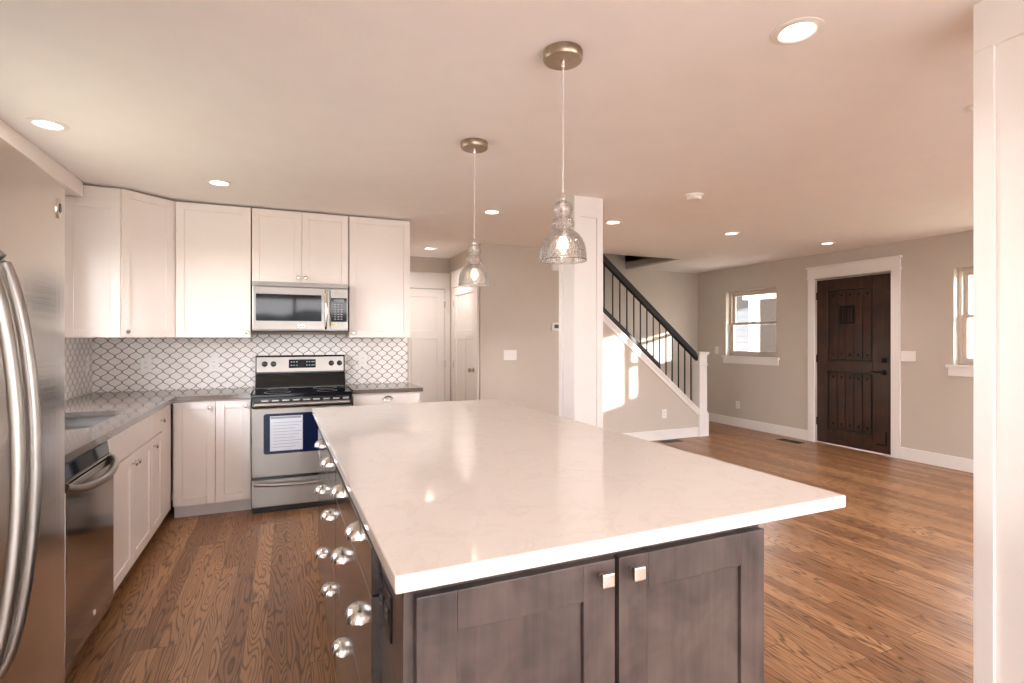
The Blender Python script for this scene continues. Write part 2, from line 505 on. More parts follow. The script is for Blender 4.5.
struct('wall_stairwell', well, M['upstairs'])

# window / door openings on the right wall: (y0, y1, z0, z1)
WIN1 = (5.50, 6.44, 1.09, 2.10)
WIN2 = (2.05, 3.31, 1.09, 2.10)
DOOR = (3.925, 4.895, 0.0, 2.14)
wall_x('wall_right', XR, XR + 0.15, YB, YF, CEIL, [WIN1, DOOR, WIN2])
WIN6 = (2.55, 4.15, 1.12, 2.10)
wall_x('wall_left', XL - WT, XL, YB, YK + WT, CEIL, [WIN6])
wall_y('wall_kitchen', YK, YK + WT, XL, 1.11, CEIL, [])
wall_x('wall_nook_left', 1.01, 1.11, YK + WT, YF, CEIL, [])
fbm = B((1.01, YF, 0, WELL[0] - 0.1, YF + WT, CEIL), (WELL[0] - 0.1, YF, 0, WELL[1] + 0.1, YF + WT, 4.6), (WELL[1] + 0.1, YF, 0, XR + 0.15, YF + WT, CEIL))
struct('wall_far', fbm, M['wall'])
wall_x('wall_nook_right', 2.06, 2.16, YS + 0.1, YF, CEIL, [])
struct('wall_center', B((2.06, YS, 0, 3.70, YS + 0.1, CEIL)), M['wall'])
REAR = [(-1.1, 1.4, 0.0, 2.26), (1.75, 3.4, 0.6, 2.26), (3.7, 6.1, 0.0, 2.26)]
wall_y('wall_rear', YB - 0.15, YB, XL - WT, XR + 0.15, CEIL, REAR)

# soffit strip along the left wall above the fridge
struct('trim_1', B((XL, YB, 2.362, XL + 0.118, 4.622, CEIL)), M['cab'], 0.002)

# stair side wall below the stringer
SL = 0.838
def capz(x): return 1.70 - SL * (x - 3.707)      # top of the stringer cap
sw = bmesh.new()
prism(sw, [(3.70, 0), (5.36, 0), (5.36, capz(5.36) - 0.06), (3.70, capz(3.70) - 0.06)], 'y', YS, YS + 0.09)
struct('wall_stair', sw, M['wall'])

# baseboards
def baseboard(name, *boxes): struct(name, B(*boxes), M['trim'], 0.004)
baseboard('baseboard_right', (XR - 0.016, YB, 0, XR, WIN2[0] - 0.4, 0.135), (XR - 0.016, WIN2[0] - 0.4, 0, XR, DOOR[0] - 0.10, 0.135), (XR - 0.016, DOOR[1] + 0.10, 0, XR, YF, 0.135))
baseboard('baseboard_far', (5.1, YF - 0.016, 0, XR - 0.016, YF, 0.135))
baseboard('baseboard_center', (2.06, YS - 0.016, 0, 3.70, YS, 0.135))
baseboard('baseboard_stair', (3.70, YS - 0.018, 0, 5.27, YS, 0.13))

# stringer cap, moulding under it
def slope_bar(x0, x1, top0, h, y0, y1):
    bm = bmesh.new()
    z0, z1 = top0 - SL * (x0 - 3.707), top0 - SL * (x1 - 3.707)
    prism(bm, [(x0, z0 - h), (x1, z1 - h), (x1, z1), (x0, z0)], 'y', y0, y1)
    return bm
struct('trim_2', slope_bar(3.70, 5.275, 1.70, 0.035, YS - 0.03, YS + 0.115), M['trim'], 0.006)
sk = slope_bar(3.70, 5.275, 1.665, 0.075, YS - 0.016, YS)
sk2 = slope_bar(3.70, 5.275, 1.665, 0.022, YS - 0.024, YS)
me2 = bpy.data.meshes.new('tmp'); sk2.to_mesh(me2); sk.from_mesh(me2); sk2.free(); bpy.data.meshes.remove(me2)
struct('trim_3', sk, M['trim'], 0.003)

# square boxed columns with a recessed panel on every face
def column(name, x0, x1, y0, y1):
    bm = bmesh.new()
    t = 0.014
    box(bm, x0 + t, y0 + t, 0, x1 - t, y1 - t, CEIL)
    st = 0.055
    for (z0, z1) in ((0.0, 0.16), (2.31, CEIL)):
        box(bm, x0, y0, z0, x1, y1, z1)
    for sx in (0, 1):
        for sy in (0, 1):
            xa = x0 if sx == 0 else x1 - st; ya = y0 if sy == 0 else y1 - st
            box(bm, xa, ya, 0.16, xa + st, ya + st, 2.31)
    return struct(name, bm, M['trim'], 0.002)
column('trim_4', 2.035, 2.295, 3.575, 3.83)
column('trim_5', 2.085, 2.345, 0.76, 1.02)

# ------------------------------------------------------------------ windows and doors of the room
def dh_window(name, y0, y1, z0, z1, pieces, label_frame='tan vinyl window frame'):
    """window in the right wall, inner face at XR; pieces = list of (ya, yb, kind)"""
    root = bpy.data.objects.new(name, None); COL.objects.link(root); root['kind'] = 'structure'
    root.location = (XR, (y0 + y1) / 2, z0)
    ly = (y0 + y1) / 2
    def L(b): return (b[0] - XR, b[1] - ly, b[2] - z0, b[3] - XR, b[4] - ly, b[5] - z0)
    xa, xb = XR + 0.075, XR + 0.145
    f = 0.035
    bl = [(xa, y0, z0, xb, y1, z0 + f), (xa, y0, z1 - f, xb, y1, z1), (xa, y0, z0 + f, xb, y0 + f, z1 - f), (xa, y1 - f, z0 + f, xb, y1, z1 - f)]
    for (ya, yb, kind) in pieces[1:]:
        bl.append((xa, ya - 0.03, z0 + f, xb, ya + 0.0, z1 - f))
    obj('window_frame', B(*[L(b) for b in bl]), M['vinyl'], root, 0.003)
    for (ya, yb, kind) in pieces:
        zm = (z0 + z1) / 2
        s = 0.04
        if kind == 'hung':
            for (za, zb, xo) in ((z0 + f, zm + 0.02, 0.005), (zm - 0.02, z1 - f, 0.036)):
                x0_, x1_ = XR + 0.08 + xo, XR + 0.108 + xo
                so = obj('sash', B(*[L(b) for b in ((x0_, ya, za, x1_, yb, za + s), (x0_, ya, zb - s, x1_, yb, zb), (x0_, ya, za + s, x1_, ya + s, zb - s), (x0_, yb - s, za + s, x1_, yb, zb - s))]), M['vinyl'], root, 0.003)
                obj('pane', B(L((x0_ + 0.012, ya + s, za + s, x0_ + 0.016, yb - s, zb - s))), M['glass'], so)
            lk = obj('sash_lock', B(L((XR + 0.072, (ya + yb) / 2 - 0.03, zm + 0.02, XR + 0.1, (ya + yb) / 2 + 0.03, zm + 0.035))), M['vinyl'], root, 0.003)
        else:
            obj('pane', B(L((XR + 0.1, ya, z0 + f, XR + 0.104, yb, z1 - f))), M['glass'], root)
    obj('window_sill', B(L((XR - 0.035, y0 - 0.06, z0 - 0.028, XR + 0.075, y1 + 0.06, z0)), L((XR - 0.018, y0 - 0.045, z0 - 0.115, XR - 0.0005, y1 + 0.045, z0 - 0.028))), M['trim'], root, 0.004, label='white painted window sill and apron')
    return root
dh_window('window_1', *WIN1, [(WIN1[0] + 0.035, WIN1[1] - 0.035, 'hung')])
dh_window('window_2', *WIN2, [(WIN2[0] + 0.035, 2.975, 'fixed'), (3.005, WIN2[1] - 0.035, 'hung')])

def rear_window(name, x0, x1, z0, z1, n):
    root = bpy.data.objects.new(name, None); COL.objects.link(root); root['kind'] = 'structure'
    root.location = ((x0 + x1) / 2, YB, z0)
    def L(b): return (b[0] - (x0 + x1) / 2, b[1] - YB, b[2] - z0, b[3] - (x0 + x1) / 2, b[4] - YB, b[5] - z0)
    f = 0.06; w = (x1 - x0) / n
    ya, yb = YB - 0.11, YB - 0.04
    bl = [(x0, ya, z0, x1, yb, z0 + f), (x0, ya, z1 - f, x1, yb, z1)]
    for i in range(n + 1):
        c = x0 + i * w
        bl.append((max(x0, c - f / 2 - (f / 2 if i == n else 0)), ya, z0 + f, min(x1, c + f / 2 + (f / 2 if i == 0 else 0)), yb, z1 - f))
    obj('window_frame', B(*[L(b) for b in bl]), M['trim'], root, 0.004)
    for i in range(n):
        obj('pane', B(L((x0 + i * w + f / 2, YB - 0.078, z0 + f, x0 + (i + 1) * w - f / 2, YB - 0.072, z1 - f))), M['glass'], root)
    c = B(L((x0 - 0.09, YB, max(0, z0 - 0.0), x0, YB + 0.02, z1)), L((x1, YB, z0, x1 + 0.09, YB + 0.02, z1)), L((x0 - 0.1, YB, z1, x1 + 0.1, YB + 0.02, z1 + 0.12)))
    obj('casing', c, M['trim'], root, 0.003)
    return root
rear_window('window_3', *REAR[0], 2)
rear_window('window_4', *REAR[1], 2)
rear_window('window_5', *REAR[2], 2)

def sink_window():
    y0, y1, z0, z1 = WIN6
    root = bpy.data.objects.new('window_6', None); COL.objects.link(root); root['kind'] = 'structure'
    root.location = (XL, (y0 + y1) / 2, z0)
    def L(b): return (b[0] - XL, b[1] - (y0 + y1) / 2, b[2] - z0, b[3] - XL, b[4] - (y0 + y1) / 2, b[5] - z0)
    f = 0.05; ym = (y0 + y1) / 2; xa, xb = XL - 0.10, XL - 0.04
    bl = [(xa, y0, z0, xb, y1, z0 + f), (xa, y0, z1 - f, xb, y1, z1), (xa, y0, z0 + f, xb, y0 + f, z1 - f), (xa, y1 - f, z0 + f, xb, y1, z1 - f), (xa, ym - f / 2, z0 + f, xb, ym + f / 2, z1 - f)]
    obj('window_frame', B(*[L(b) for b in bl]), M['trim'], root, 0.003)
    for (a, b) in ((y0 + f, ym - f / 2), (ym + f / 2, y1 - f)):
        obj('pane', B(L((XL - 0.075, a, z0 + f, XL - 0.07, b, z1 - f))), M['glass'], root)
    obj('casing', B(L((XL, y0 - 0.08, z0 - 0.02, XL + 0.018, y0, z1)), L((XL, y1, z0 - 0.02, XL + 0.018, y1 + 0.08, z1)), L((XL, y0 - 0.09, z1, XL + 0.018, y1 + 0.09, z1 + 0.11)), L((XL - 0.04, y0, z0 - 0.06, XL + 0.03, y1, z0))), M['trim'], root, 0.003)
sink_window()

# front door (in the right wall; local x runs along +y, local -y faces into the room)
def front_door():
    w, h = DOOR[1] - DOOR[0] - 0.01, 2.125
    root = bpy.data.objects.new('door_1', None); COL.objects.link(root); root['kind'] = 'structure'
    root.location = (XR, (DOOR[0] + DOOR[1]) / 2, 0); root.rotation_euler = (0, 0, -PI / 2)
    # local x -> world -y, local -y -> world -x
    hw = w / 2
    def px(y): return -(y - (DOOR[0] + DOOR[1]) / 2)
    yf = 0.03                                  # face of the slab
    bm = bmesh.new()
    xs0, xs1 = px(4.745), px(4.165)            # panel field edges
    zs = (0.0, 0.20, 0.945, 1.085, 1.985, h)
    box(bm, -hw, yf, 0.012, xs0, yf + 0.045, h); box(bm, xs1, yf, 0.012, hw, yf + 0.045, h)
    box(bm, xs0, yf, 0.012, xs1, yf + 0.045, zs[1]); box(bm, xs0, yf, zs[2], xs1, yf + 0.045, zs[3]); box(bm, xs0, yf, zs[4], xs1, yf + 0.045, h)
    slab = obj('door_slab', bm, M['door_wood'], root, 0.006)
    # planks in the two panel fields
    n = 5; pw = (xs1 - xs0 - 0.040) / n
    for (z0, z1) in ((zs[1], zs[2]), (zs[3], zs[4])):
        bm = bmesh.new()
        obj('panel_backing', B((xs0, yf + 0.026, z0, xs1, yf + 0.04, z1)), M['matte_black'], root)
        for i in range(n):
            a = xs0 + 0.020 + i * pw
            box(bm, a + 0.005, yf + 0.010, z0 + 0.024, a + pw - 0.005, yf + 0.026, z1 - 0.024)
        obj('plank_panel', bm, M['door_wood'], root, 0.004, label='recessed dark panel of five upright planks')
        for zz in (z0 + 0.075, z1 - 0.075):
            for i in range(n):
                b = bmesh.new()
                lathe(b, [(0.017, 0.0), (0.016, -0.004), (0.011, -0.009), (0.002, -0.011)], (xs0 + 0.020 + (i + 0.5) * pw, yf + 0.010, zz), 'y', 12)
                obj('iron_stud', b, M['door_iron'], root, smooth=True, label='round black iron stud on the door planks')
    # speakeasy grille
    gx0, gx1, gz0, gz1 = px(4.577), px(4.385), 1.545, 1.775
    bm = B((gx0, yf - 0.004, gz0, gx1, yf + 0.012, gz0 + 0.03), (gx0, yf - 0.004, gz1 - 0.03, gx1, yf + 0.012, gz1), (gx0, yf - 0.004, gz0 + 0.03, gx0 + 0.03, yf + 0.012, gz1 - 0.03), (gx1 - 0.03, yf - 0.004, gz0 + 0.03, gx1, yf + 0.012, gz1 - 0.03))
    for k in range(3):
        xx = gx0 + 0.03 + (k + 1) * (gx1 - gx0 - 0.06) / 4
        box(bm, xx - 0.006, yf - 0.002, gz0 + 0.03, xx + 0.006, yf + 0.008, gz1 - 0.03)
    obj('viewing_grille', bm, M['door_iron'], root, 0.002, label='small square black iron viewing grille')
    # lever and deadbolt
    lx = px(4.03)
    bm = bmesh.new()
    lathe(bm, [(0.034, 0.0), (0.034, -0.008), (0.024, -0.014), (0.014, -0.016), (0.012, -0.05)], (lx, yf, 0.965), 'y', 20)
    tube(bm, [(lx, yf - 0.05, 0.965), (lx - 0.03, yf - 0.052, 0.966), (lx - 0.075, yf - 0.052, 0.962), (lx - 0.115, yf - 0.05, 0.972), (lx - 0.13, yf - 0.047, 0.978)], [0.013, 0.012, 0.010, 0.009, 0.006], 10, 1.0)
    obj('lever_handle', bm, M['door_iron'], root, smooth=True, label='black lever door handle')
    bm = B((lx - 0.032, yf - 0.01, 1.078, lx + 0.032, yf, 1.142))
    lathe(bm, [(0.022, -0.01), (0.022, -0.022), (0.018, -0.026)], (lx, yf, 1.11), 'y', 16)
    box(bm, lx - 0.006, yf - 0.04, 1.092, lx + 0.006, yf - 0.024, 1.128)
    obj('deadbolt', bm, M['door_iron'], root, 0.002, label='black square deadbolt above the lever')
    # corner strap and hinges
    bm = B((px(4.02), yf - 0.003, 0.10, px(4.0), yf, 0.27), (px(4.12), yf - 0.003, 0.10, px(4.02), yf, 0.12))
    obj('corner_mark', bm, M['door_iron'], root, label='dark angled mark near the foot of the door')
    for zz in (0.28, 1.10, 1.92):
        bm = bmesh.new()
        lathe(bm, [(0.008, -0.05), (0.008, 0.05)], (-hw + 0.004, yf - 0.008, zz), 'z', 10)
        obj('hinge', bm, M['door_iron'], root, smooth=True, label='black barrel hinge')
    # jamb, threshold and casing
    jw = (DOOR[1] - DOOR[0]) / 2
    bm = B((-jw, 0.078, 0, jw, 0.14, 0.012), (-jw - 0.002, 0.08, 0.012, -jw + 0.02, 0.14, 2.13), (jw - 0.02, 0.08, 0.012, jw + 0.002, 0.14, 2.13), (-jw + 0.02, 0.08, 2.115, jw - 0.02, 0.14, 2.138))
    obj('jamb', bm, M['trim'], root, 0.002, label='white door jamb')
    bm = B((-jw - 0.095, -0.02, 0, -jw + 0.004, 0.0, 2.15), (jw - 0.004, -0.02, 0, jw + 0.095, 0.0, 2.15),
           (-jw - 0.105, -0.026, 2.15, jw + 0.105, 0.0, 2.168), (-jw - 0.097, -0.021, 2.168, jw + 0.097, 0.0, 2.285), (-jw - 0.115, -0.035, 2.285, jw + 0.115, 0.0, 2.308))
    obj('casing', bm, M['trim'], root, 0.003, label='white flat casing with a capped head board')
front_door()

# nook doors: three panels each, white
def nook_door(name, loc, rz, w, h, knob_side, hinge_side, hx0, hx1):
    root = bpy.data.objects.new(name, None); COL.objects.link(root); root['kind'] = 'structure'
    root.location = loc; root.rotation_euler = (0, 0, rz)
    hw = w / 2; s = 0.105
    bm = bmesh.new()
    y0, y1 = -0.012, -0.001
    box(bm, -hw, y0 + 0.007, 0.01, hw, y1, h)
    zm0, zm1 = 1.36, 1.47
    for b in ((-hw, 0.01, -hw + s, h), (hw - s, 0.01, hw, h), (-hw + s, h - s, hw - s, h), (-hw + s, 0.01, hw - s, 0.22), (-hw + s, zm0, hw - s, zm1), (-s / 2, 0.22, s / 2, zm0)):
        box(bm, b[0], y0 - 0.004, b[1], b[2], y1, b[3])
    obj('door_slab', bm, M['trim'], root, 0.003)
    bm = B((-hw - 0.085, -0.022, 0, -hw - 0.006, -0.0005, h + 0.01), (hw + 0.006, -0.022, 0, hw + hx1, -0.0005, h + 0.01),
           (-hw - hx0, -0.022, h + 0.012, hw + hx1, -0.0005, h + 0.205), (-hw - hx0, -0.032, h + 0.205, hw + hx1, -0.0005, h + 0.225))
    obj('casing', bm, M['trim'], root, 0.003)
    for zz in (0.22, 1.02, 1.83):
        obj('hinge', B((hinge_side * (hw + 0.003) - 0.008, -0.03, zz - 0.045, hinge_side * (hw + 0.003) + 0.008, -0.014, zz + 0.045)), M['nickel'], root, 0.003, label='grey metal hinge')
    if knob_side:
        b = bmesh.new()
        kx = knob_side * (hw - 0.06)
        lathe(b, [(0.030, -0.014), (0.030, -0.022), (0.012, -0.026), (0.011, -0.05), (0.026, -0.056), (0.028, -0.07), (0.020, -0.082), (0.004, -0.086)], (kx, 0, 0.99), 'y', 18)
        obj('knob', b, M['bronze'], root, smooth=True, label='dark round door knob')
nook_door('door_2', (1.58, YF, 0), 0.0, 0.81, 2.03, -1, 1, 0.04, 0.085)
nook_door('door_3', (2.06, 6.375, 0), -PI / 2, 0.88, 2.03, 1, -1, 0.085, 0.095)

# ------------------------------------------------------------------ backsplash
struct('wall_backsplash', B((XL + 0.008, YK - 0.008, 0.934, 1.095, YK, 1.40)), M['tile_x'])
struct('wall_backsplash_left', B((XL, 2.0, 0.934, XL + 0.008, WIN6[0] - 0.09, 1.40), (XL, WIN6[0] - 0.09, 0.934, XL + 0.008, WIN6[1] + 0.09, 1.05), (XL, WIN6[1] + 0.09, 0.934, XL + 0.008, YK - 0.008, 1.40)), M['tile_y'])

# ------------------------------------------------------------------ cabinets
CT = 0.933
def knob_mesh(x, z, y=0.0):
    b = bmesh.new()
    lathe(b, [(0.006, 0.0), (0.006, -0.012), (0.013, -0.017), (0.0155, -0.023), (0.0125, -0.029), (0.004, -0.031)], (x, y, z), 'y', 16)
    return b

def shaker(name, x0, x1, z0, z1, yf, mat, parent, st=0.06, th=0.02, rec=0.008, label=None):
    """front at local y = yf (facing -y)"""
    bm = bmesh.new()
    box(bm, x0, yf, z0, x0 + st, yf + th, z1); box(bm, x1 - st, yf, z0, x1, yf + th, z1)
    box(bm, x0 + st, yf, z0, x1 - st, yf + th, z0 + st); box(bm, x0 + st, yf, z1 - st, x1 - st, yf + th, z1)
    box(bm, x0 + st, yf + rec, z0 + st, x1 - st, yf + th, z1 - st)
    return obj(name, bm, mat, parent, 0.0018, label=label)

def slab(name, x0, x1, z0, z1, yf, mat, parent, th=0.02):
    return obj(name, B((x0, yf, z0, x1, yf + th, z1)), mat, parent, 0.002)

def knob(x, z, yf, parent):
    return obj('knob', knob_mesh(x, z, yf), M['nickel'], parent, smooth=True, label='small round nickel knob')

def upper(label, x0, x1, z0, z1, doors, group='white upper cabinets'):
    """wall cabinet on the kitchen wall; doors = list of (x0,x1,knob side)"""
    cx_ = (x0 + x1) / 2
    t = thing('upper_cabinet', label, 'cabinet', (cx_, 4.92, z0), 0, group)
    obj('body', B((x0 - cx_ + 0.001, 0.002, 0, x1 - cx_ - 0.001, YK - 4.92 - 0.001, z1 - z0)), M['cab'], t, 0.001)
    for a, b, k in doors:
        d = shaker('door', a - cx_ + 0.002, b - cx_ - 0.002, 0.002, z1 - z0 - 0.002, -0.02, M['cab'], t, 0.058)
        knob((b - cx_ - 0.03) if k > 0 else (a - cx_ + 0.03), 0.045, -0.02, d)
    return t
UT = 2.452
upper('tall white single-door wall cabinet left of the microwave, beside the corner cabinet', -0.812, -0.276, 1.372, UT, [(-0.812, -0.276, 1)])
upper('short white two-door wall cabinet directly above the microwave', -0.270, 0.503, 1.842, UT, [(-0.270, 0.117, 1), (0.117, 0.503, -1)])
upper('tall white single-door wall cabinet right of the microwave at the end of the row', 0.508, 1.052, 1.372, UT, [(0.508, 1.052, -1)])

# diagonal corner wall cabinet
def corner_cabinet():
    z0, z1 = 1.372, UT
    ox, oy = -1.44, 5.24
    t = thing('corner_cabinet', 'white diagonal corner wall cabinet with a panelled end, nearest the fridge', 'cabinet', (ox, oy, z0), 0, 'white upper cabinets')
    bm = bmesh.new()
    A = (-1.105 - ox, 4.632 - oy); Bp = (-0.826 - ox, 4.911 - oy)
    prism(bm, [(0.001, -0.001), (0.001, A[1] + 0.012), (A[0] - 0.012, A[1] + 0.012), (A[0], A[1] + 0.016), (Bp[0] - 0.016, Bp[1]), (Bp[0] + 0.01, Bp[1] + 0.01), (Bp[0] + 0.01, -0.001)], 'z', 0, z1 - z0)
    obj('body', bm, M['cab'], t, 0.001)
    # end panel facing the camera
    e = shaker('end_panel', 0.002, A[0] - 0.002, 0.002, z1 - z0 - 0.095, A[1] - 0.006, M['cab'], t, 0.06, 0.018, 0.006)
    # diagonal door in its own turned frame
    L = math.hypot(Bp[0] - A[0], Bp[1] - A[1])
    d = shaker('door', 0.004, L - 0.004, 0.002, z1 - z0 - 0.002, -0.006, M['cab'], t, 0.058)
    d.location = (A[0], A[1], 0); d.rotation_euler = (0, 0, PI / 4)
    knob(0.034, 0.045, -0.006, d)
corner_cabinet()

# base cabinets: local frame with x along the front, -y into the room; origin at floor on the carcass front
def base_cab(label, loc, rz, w, fronts, depth, toe_mat, group='white base cabinets', body_top=0.895, name='base_cabinet'):
    t = thing(name, label, 'cabinet', loc, rz, group)
    e = w - 0.001
    obj('body', B((0.001, 0.002, 0.1, 0.019, depth, body_top), (e - 0.018, 0.002, 0.1, e, depth, body_top), (0.019, 0.002, 0.1, e - 0.018, depth, 0.118),
                  (0.019, depth - 0.012, 0.118, e - 0.018, depth, body_top), (0.019, 0.002, 0.118, e - 0.018, 0.012, body_top)), M['cab'], t)
    obj('toe_kick', B((0.001, 0.06, 0.0, w - 0.001, depth, 0.1)), toe_mat, t)
    for kind, x0, x1, z0, z1, pull in fronts:
        if kind == 'door': d = shaker('door', x0 + 0.002, x1 - 0.002, z0, z1, -0.02, M['cab'], t, 0.058)
        elif kind == 'filler': slab('filler_strip', x0 + 0.001, x1 - 0.001, z0, z1, -0.018, M['cab'], t, 0.02); continue
        else: d = slab('drawer' if kind == 'drawer' else 'false_front', x0 + 0.002, x1 - 0.002, z0, z1, -0.02, M['cab'], t)
        if pull: knob(pull[0], pull[1], -0.02, d)
    return t
FX = -0.81        # carcass front of the left run
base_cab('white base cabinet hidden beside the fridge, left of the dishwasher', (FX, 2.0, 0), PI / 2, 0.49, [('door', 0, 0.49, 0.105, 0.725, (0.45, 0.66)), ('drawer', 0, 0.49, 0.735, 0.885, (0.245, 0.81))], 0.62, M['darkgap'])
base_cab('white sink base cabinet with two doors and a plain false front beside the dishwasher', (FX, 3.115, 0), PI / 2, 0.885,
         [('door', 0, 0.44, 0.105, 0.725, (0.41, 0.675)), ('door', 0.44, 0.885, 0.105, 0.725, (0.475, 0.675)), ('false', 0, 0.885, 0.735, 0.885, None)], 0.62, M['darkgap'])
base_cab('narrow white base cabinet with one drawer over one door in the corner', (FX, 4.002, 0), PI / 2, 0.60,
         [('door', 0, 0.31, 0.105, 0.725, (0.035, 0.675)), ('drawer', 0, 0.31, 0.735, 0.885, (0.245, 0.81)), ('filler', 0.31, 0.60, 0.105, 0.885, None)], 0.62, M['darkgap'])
base_cab('white base cabinet with two full-height doors left of the range', (-0.79, 4.66, 0), 0, 0.53,
         [('door', 0.008, 0.285, 0.105, 0.885, (0.245, 0.84)), ('door', 0.285, 0.527, 0.105, 0.885, (0.49, 0.84))], 0.57, M['toe'])
def cup_pull(a=0.043, b=0.036, c=0.034):
    bm = bmesh.new(); NU, NV = 14, 8
    g = []
    for i in range(NU + 1):
        u = PI * i / NU
        row = []
        for j in range(NV + 1):
            v = (PI / 2 * 1.0) * j / NV
            r = math.sin(u) ** 0.6
            row.append(bm.verts.new((a * math.cos(u), -b * r * math.sin(v) - 0.001, c * r * math.cos(v))))
        g.append(row)
    for i in range(NU):
        for j in range(NV):
            bm.faces.new((g[i][j], g[i + 1][j], g[i + 1][j + 1], g[i][j + 1]))
    bmesh.ops.remove_doubles(bm, verts=bm.verts, dist=0.0002)
    # mounting flange
    for k in range(12):
        a0, a1 = PI * k / 12, PI * (k + 1) / 12
        q = [bm.verts.new((s * math.cos(an), -0.0012, h * math.sin(an))) for (an, s, h) in ((a0, a * 0.98, c * 0.98), (a1, a * 0.98, c * 0.98), (a1, a * 1.12, c * 1.15), (a0, a * 1.12, c * 1.15))]
        bm.faces.new(q)
    return bm
def add_cup(x, z, yf, parent, s=1.0):
    o = obj('cup_pull', cup_pull(0.043 * s, 0.036 * s, 0.034 * s), M['pull'], parent, smooth=True, label='polished cup pull', solid=0.0025)
    o.location = (x, yf, z)
    return o
rb = base_cab('white drawer base cabinet right of the range, mostly behind the island', (0.510, 4.66, 0), 0, 0.575,
              [('door', 0.004, 0.288, 0.105, 0.725, (0.25, 0.675)), ('door', 0.288, 0.572, 0.105, 0.725, (0.325, 0.675)), ('drawer', 0.004, 0.572, 0.735, 0.885, None)], 0.57, M['toe'])
add_cup(0.293, 0.835, -0.02, [c for c in rb.children if c.name.startswith('drawer')][0])

# ------------------------------------------------------------------ grey worktops and sink
SX0, SX1, SY0, SY1 = -1.31, -0.885, 3.15, 3.88
def rounded(x0, x1, y0, y1, r, n=6, r2=None):
    """anticlockwise rounded rectangle"""
    pts = []
    for (cx_, cy_, a0, rr) in ((x1, y0, -PI / 2, r2 or r), (x1, y1, 0, r), (x0, y1, PI / 2, r), (x0, y0, PI, r)):
        sx = -1 if cx_ == x1 else 1; sy = -1 if cy_ == y1 else 1
        for k in range(n + 1):
            a = a0 + PI / 2 * k / n
            pts.append((cx_ + sx * rr + rr * math.cos(a), cy_ + sy * rr + rr * math.sin(a)))
    return pts
def worktop(outer, hole, z0, z1):
    bm = bmesh.new()
    loops = [[Vector((p[0], p[1], 0)) for p in outer]] + ([[Vector((p[0], p[1], 0)) for p in reversed(hole)]] if hole else [])
    flat = [p for l in loops for p in l]
    tris = tessellate_polygon(loops)
    lo = [bm.verts.new((p.x, p.y, z0)) for p in flat]; hi = [bm.verts.new((p.x, p.y, z1)) for p in flat]
    for t in tris:
        bm.faces.new([lo[i] for i in t]); bm.faces.new([hi[i] for i in t])
    k = 0
    for l in loops:
        n = len(l)
        for i in range(n):
            j = (i + 1) % n
            bm.faces.new((lo[k + i], lo[k + j], hi[k + j], hi[k + i]))
        k += n
    bmesh.ops.recalc_face_normals(bm, faces=bm.faces)
    return bm
hole = rounded(SX0, SX1, SY0, SY1, 0.09)
g1 = obj('worktop', worktop([(-1.439, 2.0), (-0.762, 2.0), (-0.762, 4.615), (-0.262, 4.615), (-0.262, 5.231), (-1.431, 5.231)], hole, 0.9, CT), M['grey_quartz'])
tag(g1, 'L-shaped grey quartz worktop around the sink, left of the range', 'countertop', 'grey quartz worktops')
g2 = obj('worktop', worktop([(0.510, 4.615), (1.105, 4.615), (1.105, 5.231), (0.510, 5.231)], None, 0.9, CT), M['grey_quartz'], bevel=0.002)
tag(g2, 'short grey quartz worktop right of the range', 'countertop', 'grey quartz worktops')

def sink():
    t = thing('sink', 'dark steel double-bowl undermount sink in the left worktop', 'sink', ((SX0 + SX1) / 2, (SY0 + SY1) / 2, 0.70))
    ox, oy, oz = t.location
    def bowl(y0, y1):
        bm = bmesh.new()
        top = rounded(SX0 - 0.006, SX1 + 0.006, y0, y1, 0.085)
        prev = None
        for (z, ins) in ((0.898, 0.0), (0.735, 0.012), (0.715, 0.03), (0.712, 0.12)):
            cx_, cy_ = (SX0 + SX1) / 2, (y0 + y1) / 2
            ring = []
            for (x, y) in top:
                dx, dy = x - cx_, y - cy_
                f = 1 - ins / max(abs(SX1 - SX0) / 2, 0.1)
                ring.append(bm.verts.new((cx_ + dx * f - ox, cy_ + dy * f - oy, z - oz)))
            if prev:
                n = len(ring)
                for i in range(n): bm.faces.new((prev[i], prev[(i + 1) % n], ring[(i + 1) % n], ring[i]))
            prev = ring
        bm.faces.new(prev)
        return bm
    obj('bowl', bowl(SY0 - 0.006, 3.50), M['sinksteel'], t, smooth=True, solid=0.002)
    obj('bowl', bowl(3.525, SY1 + 0.006), M['sinksteel'], t, smooth=True, solid=0.002)
    obj('divider', B((SX0 - ox, 3.495 - oy, 0.15, SX1 - ox, 3.53 - oy, 0.185)), M['sinksteel'], t, 0.008)
    for yy in (3.33, 3.70):
        b = bmesh.new(); lathe(b, [(0.045, 0.0135), (0.042, 0.018), (0.03, 0.016)], ((SX0 + SX1) / 2 - ox, yy - oy, 0.0), 'z', 18)
        obj('drain', b, M['chrome'], t, smooth=True)
sink()

# ------------------------------------------------------------------ fridge
def bow_handle(bm, p0, p1, out, r, n=16, power=0.55, flat=1.0):
    """a bar from p0 to p1 that bows out by the vector 'out'"""
    p0, p1, out = Vector(p0), Vector(p1), Vector(out)
    pts = []
    for i in range(n + 1):
        s = 0.5 - 0.5 * math.cos(PI * i / n)
        pts.append(p0.lerp(p1, s) + out * (max(0.0, math.sin(PI * s)) ** power))
    tube(bm, pts, r, 12, flat)
    return bm

